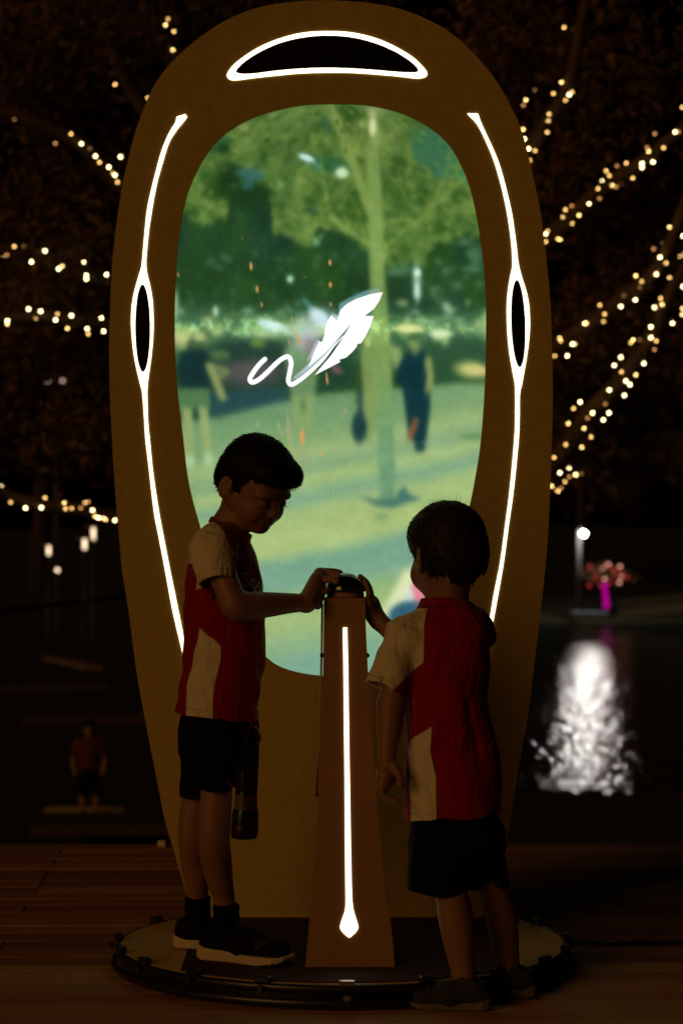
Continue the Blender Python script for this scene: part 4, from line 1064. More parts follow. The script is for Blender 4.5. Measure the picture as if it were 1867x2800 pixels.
# ------------------------------------------------------------------ implicit modelling for the figures
class Field:
    def __init__(s, lo, hi, h):
        s.lo = np.array(lo, float); s.h = h
        s.n = np.ceil((np.array(hi) - s.lo) / h).astype(int) + 1
        s.F = np.full(s.n, 1.0, np.float32)
        s.ax = [(s.lo[i] + h * np.arange(s.n[i])).astype(np.float32) for i in range(3)]
    def reg(s, lo, hi):
        a = np.clip(np.floor((np.array(lo) - s.lo) / s.h).astype(int), 0, s.n)
        b = np.clip(np.ceil((np.array(hi) - s.lo) / s.h).astype(int) + 1, 0, s.n)
        sl = tuple(slice(a[i], b[i]) for i in range(3))
        X = s.ax[0][sl[0]][:, None, None]; Y = s.ax[1][sl[1]][None, :, None]; Z = s.ax[2][sl[2]][None, None, :]
        return sl, X, Y, Z
    def put(s, sl, d, k, op):
        A = s.F[sl]
        if op == 'add':
            if k <= 0: s.F[sl] = np.minimum(A, d); return
            h = np.clip(.5 + .5 * (A - d) / k, 0, 1); s.F[sl] = A * (1 - h) + d * h - k * h * (1 - h)
        elif op == 'sub':
            d = -d
            if k <= 0: s.F[sl] = np.maximum(A, d); return
            h = np.clip(.5 - .5 * (A - d) / k, 0, 1); s.F[sl] = A * (1 - h) + d * h + k * h * (1 - h)
        elif op == 'cut':
            s.F[sl] = np.maximum(A, d)
    def cone(s, a, b, ra, rb, k=0.01, op='add', flat=False, sq=None):
        a = np.array(a, float); b = np.array(b, float); m = max(ra, rb) + k + 0.012
        sl, X, Y, Z = s.reg(np.minimum(a, b) - m, np.maximum(a, b) + m)
        ab = b - a; L2 = ab @ ab
        t = ((X - a[0]) * ab[0] + (Y - a[1]) * ab[1] + (Z - a[2]) * ab[2]) / L2
        tc = np.clip(t, 0, 1)
        dx = X - a[0] - tc * ab[0]; dy = Y - a[1] - tc * ab[1]; dz = Z - a[2] - tc * ab[2]
        d = np.sqrt(dx * dx + dy * dy + dz * dz) - (ra + (rb - ra) * tc)
        if flat:   # cut flat at both ends
            L = math.sqrt(L2)
            d = np.maximum(d, np.maximum(-t * L, (t - 1) * L))
        s.put(sl, d, k, op)
    def chain(s, pts, rs, k=0.008, op='add', sub=5):
        q = catmull([tuple(p) + (r,) for p, r in zip(pts, rs)], sub)
        m = q[:, 3].max() + k + .012
        sl, X, Y, Z = s.reg(q[:, :3].min(0) - m, q[:, :3].max(0) + m)
        D = None
        for i in range(len(q) - 1):
            a, b = q[i, :3], q[i + 1, :3]; ab = b - a; L2 = ab @ ab + 1e-12
            t = np.clip(((X - a[0]) * ab[0] + (Y - a[1]) * ab[1] + (Z - a[2]) * ab[2]) / L2, 0, 1)
            dx = X - a[0] - t * ab[0]; dy = Y - a[1] - t * ab[1]; dz = Z - a[2] - t * ab[2]
            d = np.sqrt(dx * dx + dy * dy + dz * dz) - (q[i, 3] + (q[i + 1, 3] - q[i, 3]) * t)
            D = d if D is None else np.minimum(D, d)
        s.put(sl, D, k, op)
    def ell(s, c, r, k=0.01, op='add', M=None):
        c = np.array(c, float); r = np.array(r, float); m = max(r) + k + 0.012
        sl, X, Y, Z = s.reg(c - m, c + m)
        x, y, z = X - c[0], Y - c[1], Z - c[2]
        if M is not None:
            x, y, z = (M[0][0] * x + M[0][1] * y + M[0][2] * z, M[1][0] * x + M[1][1] * y + M[1][2] * z, M[2][0] * x + M[2][1] * y + M[2][2] * z)
        k0 = np.sqrt((x / r[0]) ** 2 + (y / r[1]) ** 2 + (z / r[2]) ** 2) + 1e-6
        k1 = np.sqrt((x / r[0] ** 2) ** 2 + (y / r[1] ** 2) ** 2 + (z / r[2] ** 2) ** 2) + 1e-6
        s.put(sl, k0 * (k0 - 1) / k1, k, op)
    def loft(s, secs, k=0.01, op='add', p=2.0, bot=None, top=None, yaw=0.0):
        """secs: (z, cx, cy, rx, ry) from low to high. bot/top: (z0, slope x, slope y)"""
        S = np.array(sorted(secs), float)
        if len(S) > 2:
            q = catmull(S, 10); q = q[np.argsort(q[:, 0])]
        else: q = S
        m = 0.02 + k
        zlo = S[0, 0] - 0.04; zhi = S[-1, 0] + 0.04
        rr = max(S[:, 3].max(), S[:, 4].max())
        lo = [S[:, 1].min() - rr - m, S[:, 2].min() - rr - m, zlo]; hi = [S[:, 1].max() + rr + m, S[:, 2].max() + rr + m, zhi]
        sl, X, Y, Z = s.reg(lo, hi)
        f = [np.interp(Z, q[:, 0], q[:, i]).astype(np.float32) for i in (1, 2, 3, 4)]
        x = X - f[0]; y = Y - f[1]
        if yaw: 
            c_, s_ = math.cos(yaw), math.sin(yaw); x, y = x * c_ + y * s_, -x * s_ + y * c_
        u = np.abs(x / f[2]) ** p + np.abs(y / f[3]) ** p
        k0 = u ** (1 / p) + 1e-6
        g = np.sqrt((x / f[2] ** 2) ** 2 + (y / f[3] ** 2) ** 2) + 1e-6
        k0e = np.sqrt((x / f[2]) ** 2 + (y / f[3]) ** 2) + 1e-6
        d = (k0 - 1) * k0e / g
        b = bot or (S[0, 0], 0, 0); t = top or (S[-1, 0], 0, 0)
        cx, cy = S[:, 1].mean(), S[:, 2].mean()
        d = np.maximum(d, (b[0] + b[1] * (X - cx) + b[2] * (Y - cy)) - Z)
        d = np.maximum(d, Z - (t[0] + t[1] * (X - cx) + t[2] * (Y - cy)))
        s.put(sl, d, k, op)
    def warp(s, fn):
        X = s.ax[0][:, None, None]; Y = s.ax[1][None, :, None]; Z = s.ax[2][None, None, :]
        s.F += fn(X, Y, Z).astype(np.float32)
    def cutplane(s, pt, nrm, lo=None, hi=None):
        """remove everything on the side the normal points to"""
        sl, X, Y, Z = s.reg(lo if lo is not None else s.lo, hi if hi is not None else s.lo + s.n * s.h)
        n = np.array(nrm, float); n /= np.linalg.norm(n)
        s.F[sl] = np.maximum(s.F[sl], (X - pt[0]) * n[0] + (Y - pt[1]) * n[1] + (Z - pt[2]) * n[2])
    def mesh(s, name, m=None):
        V, Q = nets(s.F, s.lo, s.h)
        me = mesh_np(name, V, Q, True)
        if m: me.materials.append(m)
        return me, V

def nets(F, lo, h):
    I = F < 0
    c = np.zeros(tuple(np.array(F.shape) - 1), np.uint8)
    for dx in (0, 1):
        for dy in (0, 1):
            for dz in (0, 1):
                c += I[dx:dx + c.shape[0], dy:dy + c.shape[1], dz:dz + c.shape[2]]
    ix = np.argwhere((c > 0) & (c < 8))
    off = [(0, 0, 0), (1, 0, 0), (0, 1, 0), (1, 1, 0), (0, 0, 1), (1, 0, 1), (0, 1, 1), (1, 1, 1)]
    val = np.stack([F[ix[:, 0] + o[0], ix[:, 1] + o[1], ix[:, 2] + o[2]] for o in off], 1).astype(np.float64)
    E = [(0, 1), (2, 3), (4, 5), (6, 7), (0, 2), (1, 3), (4, 6), (5, 7), (0, 4), (1, 5), (2, 6), (3, 7)]
    acc = np.zeros((len(ix), 3)); cnt = np.zeros(len(ix))
    O = np.array(off, float)
    for a, b in E:
        va, vb = val[:, a], val[:, b]
        mk = (va < 0) != (vb < 0)
        t = np.where(mk, va / np.where(mk, va - vb, 1), 0)
        acc += np.where(mk[:, None], O[a] + t[:, None] * (O[b] - O[a]), 0); cnt += mk
    V = lo + h * (ix + acc / cnt[:, None])
    idx = np.full(c.shape, -1, np.int64); idx[ix[:, 0], ix[:, 1], ix[:, 2]] = np.arange(len(ix))
    Q = []
    for ax in range(3):
        s1 = [slice(None)] * 3; s2 = [slice(None)] * 3
        s1[ax] = slice(0, -1); s2[ax] = slice(1, None)
        A, B = I[tuple(s1)], I[tuple(s2)]
        o1, o2 = [(1, 2), (2, 0), (0, 1)][ax]
        for flip, mk in ((False, A & ~B), (True, ~A & B)):
            e = np.argwhere(mk)
            ok = (e[:, o1] > 0) & (e[:, o2] > 0) & (e[:, o1] < F.shape[o1] - 1) & (e[:, o2] < F.shape[o2] - 1)
            e = e[ok]
            d1 = np.zeros(3, int); d1[o1] = 1; d2 = np.zeros(3, int); d2[o2] = 1
            g = lambda q: idx[q[:, 0], q[:, 1], q[:, 2]]
            q = np.stack([g(e - d1 - d2), g(e - d2), g(e), g(e - d1)], 1)
            Q.append(q[:, ::-1] if flip else q)
    Q = np.concatenate(Q); Q = Q[(Q >= 0).all(1)]
    return V, Q

def frame(heading, pitch, roll=0.0):
    """rows: forward, left, up in world space for a head that faces 'heading' (radians from +X) and nods by pitch"""
    ch, sh, cp, sp = math.cos(heading), math.sin(heading), math.cos(pitch), math.sin(pitch)
    f = Vector((ch * cp, sh * cp, -sp)); l = Vector((-sh, ch, 0)); u = f.cross(l)
    if roll:
        q = Matrix.Rotation(roll, 3, f); l = q @ l; u = q @ u
    return np.array([f, l, u])

class Head:
    def __init__(s, c, heading, pitch, scale, roll=0.0):
        s.c = np.array(c, float); s.B = frame(heading, pitch, roll); s.k = scale
    def p(s, x, y, z): return s.c + (np.array([x, y, z * (.80 if z < 0 else 1)]) * s.k) @ s.B
    def loc(s, V): return ((V - s.c) @ s.B.T) / s.k
    def build(s, F, cheek=1.0):
        k = s.k; B = s.B
        E = lambda c, r, kk=.012, op='add', M=None: F.ell(s.p(*c), np.array(r) * k, kk * k, op, B if M is None else M @ B)
        C = lambda a, b, ra, rb, kk=.008, op='add': F.cone(s.p(*a), s.p(*b), ra * k, rb * k, kk * k, op)
        E((-.004, 0, .034), (.092, .074, .078))
        E((.034, 0, .030), (.056, .062, .052), .02)
        E((.034, 0, -.030), (.052, .052, .062), .03)
        for y in (-1, 1):
            C((-.006, y * .052, -.030), (.040, y * .026, -.082), .022, .017, .03)
            E((.055, y * .033, -.038), (.028, .024, .026), .02)
            E((.072, y * .030, .020), (.016, .024, .009), .014)      # brow
        E((.064, 0, -.090), (.019, .021, .015), .022)
        for y in (-1, 1):
            E((.090, y * .031, .000), (.016, .017, .011), .010, 'sub')
        C((.080, 0, .004), (.0955, 0, -.026), .0050, .0078, .014)
        E((.0965, 0, -.0295), (.0085, .0095, .0072), .006)
        for y in (-1, 1):
            E((.090, y * .0095, -.032), (.008, .006, .006), .006)
            E((.092, y * .0058, -.0385), (.004, .003, .003), .002, 'sub')
        # mouth
        E((.080, 0, -.056), (.012, .022, .014), .014)
        C((.084, -.016, -.0550), (.0905, 0, -.0520), .0022, .0034, .004); C((.084, .016, -.0550), (.0905, 0, -.0520), .0022, .0034, .004)
        C((.083, -.013, -.0605), (.0880, 0, -.0625), .0024, .0040, .004); C((.083, .013, -.0605), (.0880, 0, -.0625), .0024, .0040, .004)
        C((.089, -.018, -.0575), (.0955, 0, -.0570), .0012, .0013, .002, 'sub'); C((.089, .018, -.0575), (.0955, 0, -.0570), .0012, .0013, .002, 'sub')
        # lids over the eyeballs, looking down
        for y in (-1, 1):
            E((.074, y * .0305, -.001), (.0138, .0150, .0120), .003)
            E((.088, y * .0305, -.0045), (.0065, .0115, .0028), .002, 'sub')
        # ears
        for y in (-1, 1):
            a = -y * .30
            M = np.array([[math.cos(a), math.sin(a), 0], [-math.sin(a), math.cos(a), 0], [0, 0, 1.0]])
            E((-.014, y * .079, -.002), (.020, .0065, .030), .006, 'add', M)
            E((-.016, y * .077, -.022), (.012, .006, .014), .006, 'add', M)
            E((-.010, y * .0865, .001), (.012, .0060, .020), .003, 'sub', M)
            E((-.006, y * .079, -.004), (.006, .005, .008), .003, 'add', M)

def person_mesh(name, F, m, parent=None):
    me, V = F.mesh(name, m)
    return me, V

def strands(name, V, N, comb, n, L, w, seed, m, parent, headup, lift=0.20):
    """short tapered hairs standing on the hair surface to break up its outline"""
    r = np.random.RandomState(seed)
    k = r.randint(0, len(V), n)
    P = V[k]; nn = N[k]
    D = comb(P)
    D = D - nn * np.sum(D * nn, 1)[:, None]; D /= np.linalg.norm(D, axis=1)[:, None] + 1e-9
    D = D + nn * lift * r.uniform(.3, 1.6, n)[:, None] + r.normal(size=(n, 3)) * .16; D /= np.linalg.norm(D, axis=1)[:, None]
    S = np.cross(D, nn); S /= np.linalg.norm(S, axis=1)[:, None] + 1e-9
    ll = L * r.uniform(.5, 1.4, n)[:, None]
    w2 = w * r.uniform(.6, 1.3, n)[:, None]
    base = P - nn * .0015
    mid = base + D * ll * .5 + nn * .0005
    tip = base + D * ll - nn * ll * .10
    Vs = np.stack([base - S * w2, base + S * w2, base + nn * w2 * 1.2, mid - S * w2 * .8, mid + S * w2 * .8, mid + nn * w2, tip], 1).reshape(-1, 3)
    b = np.arange(n)[:, None] * 7
    T = []
    for (i, j, l) in [(0, 1, 4), (0, 4, 3), (1, 2, 5), (1, 5, 4), (2, 0, 3), (2, 3, 5), (3, 4, 6), (4, 5, 6), (5, 3, 6)]:
        T.append(np.concatenate([b + i, b + j, b + l], 1))
    me = mesh_np(name, Vs, np.concatenate(T), True)
    return me

def normals(me):
    a = np.empty(len(me.vertices) * 3, np.float32); me.vertices.foreach_get('normal', a); return a.reshape(-1, 3)

def join_np(name, metas):
    """join plain meshes (quads and triangles) into one mesh"""
    bm = bmesh.new()
    for me in metas:
        bm.from_mesh(me)
    out = bpy.data.meshes.new(name); bm.to_mesh(out); bm.free()
    for p in out.polygons: p.use_smooth = True
    return out

def make_hair(head, parent, m, hairline, hx, fringe, seed, nst, combfn, lumps=0.0016, h=0.0025, L=0.012, nape=0.9):
    k = head.k
    lo = head.c - 0.16; hi = head.c + 0.17
    F = Field(lo, hi, h)
    for c, r, kk in hx: F.ell(head.p(*c), np.array(r) * k, kk, 'add', head.B)
    for a, b, ra, rb in fringe: F.cone(head.p(*a), head.p(*b), ra * k, rb * k, 0.012)
    X = F.ax[0][:, None, None]; Y = F.ax[1][None, :, None]; Z = F.ax[2][None, None, :]
    x = ((X - head.c[0]) * head.B[0][0] + (Y - head.c[1]) * head.B[0][1] + (Z - head.c[2]) * head.B[0][2]) / k
    y = ((X - head.c[0]) * head.B[1][0] + (Y - head.c[1]) * head.B[1][1] + (Z - head.c[2]) * head.B[1][2]) / k
    z = ((X - head.c[0]) * head.B[2][0] + (Y - head.c[1]) * head.B[2][1] + (Z - head.c[2]) * head.B[2][2]) / k
    xs, zs_ = hairline
    zl = np.interp(x, xs, zs_) + .0035 * np.sin(x * 310 + y * 190) + .0025 * np.sin(x * 540 - y * 350)
    zl = zl + nape * np.clip(np.abs(y) - .022, 0, 1) * sst(-.040, -.075, x)
    F.F = np.maximum(F.F, ((zl - z) * k * .7).astype(np.float32))
    F.F += (lumps * (np.sin(x * 95 + 2.1 * np.sin(y * 60)) * np.sin(y * 105 + z * 40) + .6 * np.sin(x * 230 + y * 200 + 3 * np.sin(z * 90)))).astype(np.float32)
    me, V = F.mesh("hair")
    N = normals(me)
    st = strands("s", V, N, lambda P: combfn(head, P), nst, L, 0.0007, seed, m, parent, None)
    me2 = join_np("hair", [me, st]); me2.materials.clear(); me2.materials.append(m)
    return child("hair", me2, parent, None), V

def eyes(head, parent):
    for y in (-1, 1):
        bm = bmesh.new(); bmesh.ops.create_uvsphere(bm, u_segments=16, v_segments=10, radius=0.0118 * head.k)
        bmesh.ops.translate(bm, verts=bm.verts, vec=head.p(.0745, y * .0305, -.0015))
        me = bm_mesh(bm, "eye", True); me.materials.append(M_eye)
        e = child("eye", me, parent)
        bm = bmesh.new(); bmesh.ops.create_uvsphere(bm, u_segments=12, v_segments=8, radius=0.0052 * head.k)
        bmesh.ops.translate(bm, verts=bm.verts, vec=head.p(.0808, y * .0305, -.0048))
        child("iris", bm_mesh(bm, "iris", True), e, M_iris)
        # lashes and brow
        V = []; F = []
        for i in range(9):
            t = (i - 4) / 4
            a = head.p(.0870 - .004 * t * t, y * .0305 + t * .0115, -.0030 - .002 * t * t); b = head.p(.0955 - .003 * t * t, y * .0305 + t * .0145, -.0062)
            w = head.B[1] * .0006; q = len(V); V += [a - w, a + w, b, a + head.B[2] * .0008]; F += [(q, q + 1, q + 2), (q + 1, q + 3, q + 2), (q + 3, q, q + 2)]
        child("eyelash", mesh_np("eyelash", V, F), parent, M_hair)
        pts = [head.p(.0815 - .0001 * 0, y * .013, .0235), head.p(.0835, y * .024, .0265), head.p(.078, y * .036, .0265), head.p(.068, y * .046, .022)]
        child("eyebrow", tube_mesh("eyebrow", catmull(pts, 4), [.0012, .002, .0024, .0026, .0026, .0026, .0025, .0024, .0022, .002, .0017, .0012, .0008][:len(catmull(pts, 4))], 6), parent, M_hair)

def finger(F, pts, r0, r1, k=0.004):
    n = len(pts)
    F.chain(pts, [r0 + (r1 - r0) * i / (n - 1) for i in range(n)], k, sub=3)

def jersey(name, F, parent, pale_polys, dscale, hemf=None, collar=None, palecond=None):
    me, V = F.mesh(name, M_shirt)
    px = 933.5 + V[:, 0] * FPX / dscale; py = 1400 - (V[:, 2] - CAMH) * FPX / dscale
    d = np.full(len(V), 1e3)
    for P in pale_polys: d = np.minimum(d, polyd(px, py, P))
    d = -d * dscale / FPX
    if collar is not None:
        c, ax, r = collar
        q = (V - c) @ ax
        rad = np.linalg.norm((V - c) - q[:, None] * ax, axis=1)
        dc = np.maximum(np.abs(q) - 0.013, rad - r)      # inside the collar band: red
        d = np.minimum(d, dc)
    if palecond is not None: d = np.minimum(d, palecond(V))
    fattr(me, 'pale', d)
    h = np.full(len(V), 1.0)
    if hemf is not None: h = hemf(V)
    fattr(me, 'hem', h)
    return child(name, me, parent), V

def shoe(parent, heel, toe, L_w, mu, ms, swoosh=False, ankle_h=0.085, zoff=0.0):
    """trainer from heel point to toe point on the ground; sole, upper, laces"""
    heel = Vector(heel); toe = Vector(toe); ax = (toe - heel); L = ax.length; f = ax.normalized(); l = Vector((-f.y, f.x, 0)); z0 = heel.z
    P = lambda x, y, z: np.array(heel + f * (x * L) + l * (y * L) + Vector((0, 0, z * L)))
    lo = np.minimum(np.array(heel), np.array(toe)) - 0.06; hi = np.maximum(np.array(heel), np.array(toe)) + 0.06
    lo[2] = z0 - 0.01; hi[2] = z0 + 0.14
    hh = 0.0025
    # sole
    F = Field(lo, hi, hh)
    X = F.ax[0][:, None, None] - heel.x; Y = F.ax[1][None, :, None] - heel.y; Z = F.ax[2][None, None, :] - z0
    u = (X * f.x + Y * f.y) / L; v = (X * l.x + Y * l.y) / L; z = Z / L
    wid = np.interp(u, [-.04, 0, .08, .3, .45, .7, .85, .95, 1.0], [.0, .11, .155, .145, .150, .200, .185, .12, .0])
    cen = np.interp(u, [0, .5, .8, 1], [0, 0, .01, .0])
    d2 = (np.abs(v - cen) - wid) * .8
    bot = np.interp(u, [-.05, 0, .06, .7, .9, 1.0], [.05, .018, .0, .0, .03, .075])
    topz = np.interp(u, [-.05, 0, .1, .35, .6, .9, 1.0], [.15, .15, .125, .105, .085, .085, .115])
    d = np.maximum(np.maximum(d2, bot - z), z - topz)
    d = np.maximum(d, np.maximum(-.03 - u, u - 1.0))
    F.F = (d * L + 0.0004 * np.sin(u * 110) * (np.abs(z - .03) < .02)).astype(np.float32)
    me, _ = F.mesh("sole", ms)
    # upper
    G = Field(lo, hi, hh)
    G.loft([(z0 + .03 * L, *P(.06, 0, 0)[:2], .01, .01), (z0 + .05 * L, *P(.06, 0, 0)[:2], .01, .01)], 0)
    G.F[:] = 1
    G.cone(P(.13, 0, .17), P(.50, 0, .15), .135 * L, .135 * L, .02)
    G.cone(P(.50, 0.003, .13), P(.82, 0.01, .10), .145 * L, .115 * L, .03)
    G.cone(P(.80, 0.03, .09), P(.80, -0.03, .09), .11 * L, .11 * L, .02)
    G.cone(P(.17, 0, .18), P(.20, 0, .40), .135 * L, .150 * L, .02, flat=False)
    G.cone(P(.20, 0, .24), P(.55, 0, .19), .12 * L, .085 * L, .03)
    G.cutplane(P(.2, 0, .36), np.array((-f.x * .25, -f.y * .25, 1)))
    G.cone(P(.20, 0, .30), P(.20, 0, .50), .115 * L, .125 * L, .004, 'sub')
    G.cutplane(P(.5, 0, .05), (0, 0, -1))
    me2, _ = G.mesh("shoe", mu)
    o = child("shoe", me2, parent)
    child("sole", me, o)
    for i in range(5):
        t = .34 + i * .065
        pz = np.interp(t, [.3, .5, .65], [.325, .285, .235])
        child("lace", tube_mesh("lace", [P(t, -.075, pz - .035), P(t + .015, -.03, pz), P(t + .02, .03, pz), P(t + .035, .075, pz - .035)], 0.0018, 6), o, M_sock)
    if swoosh:
        rs = random.Random(int(L * 1e4))
        for i in range(9):
            t = .26 + i * .045
            side = -1
            pts = []
            for j in range(5):
                q = j / 4
                u_ = t + q * .16; zz = .13 + .17 * q * (1 - .25 * (t > .45)) ; 
                w_ = np.interp(u_, [.13, .5, .82], [.135, .142, .112]); hz = (zz - .15) / .16
                pts.append(P(u_, -w_ * math.sqrt(max(0.05, 1 - max(0, hz) ** 2)) - .004, zz * (1 - .35 * max(0, u_ - .5))))
            child("stripe", tube_mesh("stripe", pts, .0009, 4), o, M_stripe)
    return o
M_stripe = mat("grey_stitching", (0.12, 0.10, 0.09), 0.6)

# ================================================================== older boy
D1 = 5.86
w1 = lambda px, py, d=D1: np.array(W(px, py, d))
def z1(py, d=D1): return CAMH - (py - 1400) * d / FPX
H1 = Head(w1(691, 1337, 5.855), R(-43), R(27), .985)
F = Field((-.45, 5.62, .06), (.06, 6.12, 1.30), 0.0028)
H1.build(F)
# neck and hidden trunk
F.cone(w1(628, 1458), H1.p(-.030, 0, -.055), .038, .041, .02)
F.cone(w1(640, 1420), H1.p(.010, 0, -.060), .030, .034, .02)
F.cone(w1(606, 1500), w1(620, 1450), .052, .040, .03)
F.cone(w1(600, 1500, 5.79), w1(600, 1500, 5.93), .034, .034, .03)
F.cone(w1(605, 1530), w1(600, 1960), .060, .062, .03)
# near arm (his right)
sh, el, wr = w1(583, 1512, 5.745), w1(641, 1654, 5.70), w1(838, 1648, 5.795)
F.chain([sh, (sh + el) / 2 + (0, 0, .002), el], [.037, .034, .030], .015)
F.chain([el, el * .62 + wr * .38 + np.array((0, 0, -.002)), el * .25 + wr * .75, wr], [.0305, .0310, .0245, .0205], .015)
F.cone(w1(655, 1668, 5.70), w1(700, 1664, 5.72), .026, .026, .015)
# hand laid on the dome
kn = {'i': w1(881, 1563, 5.887), 'm': w1(874, 1564, 5.870), 'r': w1(866, 1580, 5.850), 'p': w1(863, 1605, 5.834)}
for key in 'imrp':
    F.cone(wr, kn[key] * .95 + wr * .05, .0180, .0130, .012)
F.cone(w1(850, 1638, 5.81), w1(872, 1618, 5.835), .018, .016, .012)
F.cone(w1(868, 1655, 5.825), w1(872, 1630, 5.84), .011, .012, .012)
finger(F, [kn['i'], w1(897, 1563, 5.893), w1(914, 1563, 5.897), w1(930, 1566, 5.897)], .0098, .0074)
finger(F, [kn['m'], w1(894, 1570, 5.868), w1(911, 1571, 5.864), w1(925, 1577, 5.857)], .0100, .0078)
finger(F, [kn['r'], w1(888, 1585, 5.845), w1(905, 1585, 5.838), w1(920, 1590, 5.833)], .0098, .0076)
finger(F, [kn['p'], w1(876, 1617, 5.824), w1(888, 1618, 5.824), w1(898, 1613, 5.830)], .0085, .0064)
finger(F, [w1(856, 1632, 5.84), w1(872, 1618, 5.89), w1(888, 1600, 5.92)], .0095, .0065, .006)
# far arm (his left) hanging with the bottle
sh2, el2, wr2 = w1(600, 1510, 5.965), w1(640, 1740, 6.02), w1(683, 1945, 5.965)
F.chain([sh2, el2], [.036, .029], .015); F.chain([el2, el2 * .5 + wr2 * .5, wr2], [.029, .026, .019], .012)
F.chain([wr2, w1(688, 1985, 5.96)], [.019, .020], .01)
for i, dx in enumerate((-.018, -.006, .006, .017)):
    a = w1(689, 1992, 5.955); a = a + np.array((.006, dx, -.002 * i))
    finger(F, [a, a + np.array((.010, 0, -.018)), a + np.array((.002, 0, -.034)), a + np.array((-.010, 0, -.036))], .0075, .0055)
finger(F, [w1(683, 1975, 5.945), w1(678, 1995, 5.935), w1(676, 2012, 5.935)], .008, .006)
# legs
def leg(F, pts, k=.015):
    F.chain([p[0] for p in pts], [p[1] for p in pts], k)
leg(F, [(w1(592, 1990, 5.83), .042), (w1(594, 2130, 5.80), .0375), (w1(588, 2230, 5.80), .0395), (w1(585, 2295, 5.805), .0385), (w1(591, 2352, 5.83), .0375), (w1(601, 2406, 5.85), .0325), (w1(612, 2450, 5.865), .0265), (w1(617, 2500, 5.875), .0255), (w1(618, 2560, 5.875), .026)])
leg(F, [(w1(575, 1990, 5.91), .042), (w1(552, 2130, 5.945), .0370), (w1(534, 2230, 5.962), .0390), (w1(530, 2295, 5.97), .0375), (w1(534, 2352, 6.0), .0365), (w1(538, 2400, 6.01), .0325), (w1(541, 2440, 6.02), .0265), (w1(541, 2490, 6.03), .0255), (w1(541, 2530, 6.03), .026)])
me, V = F.mesh("person", M_skin)
boy1 = link("person", me)
props(boy1, "taller boy in red and white jersey, looking down with one hand on the dome", "person", "boys in red and white jerseys")
eyes(H1, boy1)
def comb1(h, P):
    q = h.loc(P)
    d = np.stack([0.9 + 0 * q[:, 0], q[:, 1] * 5, -.3 - 2.5 * np.clip(-q[:, 0], 0, 1) * 4], 1)
    back = q[:, 0] < -.02
    d[back] = np.stack([-.2 + 0 * q[back, 0], q[back, 1] * 2, -1 + 0 * q[back, 0]], 1)
    return d @ h.B
make_hair(H1, boy1, M_hair, ([-.12, -.09, -.06, -.035, -.034, .000, .006, .022, .03, .045, .09, .14], [-.058, -.056, -.040, -.012, .018, .022, -.010, -.010, .026, .050, .056, .058]),
          [((-.006, 0, .050), (.098, .081, .088), 0), ((-.03, 0, .01), (.080, .080, .072), .02), ((.045, 0, .068), (.060, .070, .046), .02), ((.074, .006, .076), (.030, .056, .028), .02), ((.080, .008, .066), (.024, .048, .024), .014)],
          [], 5, 9000, comb1, lumps=.0005, L=.012)

# jersey
z = z1
F = Field((-.47, 5.62, .62), (-.13, 6.12, 1.18), 0.0028)
def sec(py, l, r, ry, cy=D1): 
    a, b = w1(l, py)[0], w1(r, py)[0]; return (z1(py), (a + b) / 2, cy, (b - a) / 2, ry)
S1 = [sec(2010, 474, 710, .120), sec(1975, 477, 706, .121), sec(1945, 480, 704, .122), sec(1900, 486, 709, .122), sec(1860, 494, 716, .122), sec(1820, 500, 723, .123), sec(1760, 502, 727, .125), sec(1700, 503, 727, .127), sec(1640, 505, 723, .129), sec(1590, 508, 717, .128), sec(1550, 513, 709, .124), sec(1515, 520, 699, .114), sec(1480, 536, 684, .096), sec(1455, 556, 668, .076), sec(1430, 578, 650, .058)]
hem = (z1(1958), -.115, 0.0)
F.loft(S1, 0, p=2.25, bot=(z1(1958), -.125, 0))
F.cone(w1(590, 1478, 5.80), w1(583, 1496, 5.752), .044, .054, .02)
F.cone(w1(590, 1478, 5.92), w1(583, 1496, 5.965), .044, .054, .02)
# sleeves: near one flares to the elbow crook, far one hangs
F.cone(w1(580, 1494, 5.748), w1(594, 1592, 5.712), .0570, .0445, .018, flat=True)
F.cone(w1(590, 1494, 5.97), w1(606, 1600, 6.01), .055, .044, .018, flat=True)
F.cone(w1(589, 1560, 5.726), w1(598, 1620, 5.703), .0370, .0395, .0, 'sub', flat=True)
# open hem and neck
F.loft([(z1(1990), w1(592, 0)[0], D1, (w1(703, 0)[0] - w1(480, 0)[0]) / 2 - .008, .112), (z1(1930), w1(598, 0)[0], D1, (w1(703, 0)[0] - w1(488, 0)[0]) / 2 - .010, .110)], 0, 'sub')
cc = (w1(574, 1424) + w1(683, 1474)) / 2
cax = np.array([w1(574, 1424)[2] - w1(683, 1474)[2], 0, w1(683, 0)[0] - w1(574, 0)[0]]); cax /= np.linalg.norm(cax)
F.cone(cc - cax * .005, cc + cax * .012, .0575, .0555, .006, flat=True)
F.cone(cc - cax * .03, cc + cax * .05, .049, .051, .002, 'sub', flat=True)
def folds1(X, Y, Z):
    a = .0022 * np.sin((Z * 60 + X * 38 + 2.2 * np.sin(Y * 22 + Z * 14))) * np.exp(-((Z - z1(1900)) / .16) ** 2)
    b = .0020 * np.sin((X * 70 - Z * 50 + 1.7 * np.sin(Z * 30))) * np.exp(-((Z - z1(1660)) / .10) ** 2)
    c = .0012 * np.sin(X * 90 + Y * 60) * np.sin(Z * 45 + 1.0)
    return a + b + c
F.warp(folds1)
pal1 = [(566,1420),(580,1422),(599,1434),(616,1449),(625,1471),(639,1497),(648,1510),(641,1525),(644,1540),(640,1580),(580,1580),(560,1606),(538,1612),(543,1575),(529,1543),(505,1540),(505,1500),(519,1470),(545,1430)]
pal2 = [(549,1712),(573,1733),(593,1747),(609,1764),(608,1800),(599,1835),(593,1860),(588,1890),(586,1915),(586,1990),(510,1990),(512,1911),(512,1873),(519,1845),(527,1822),(533,1779),(542,1753)]
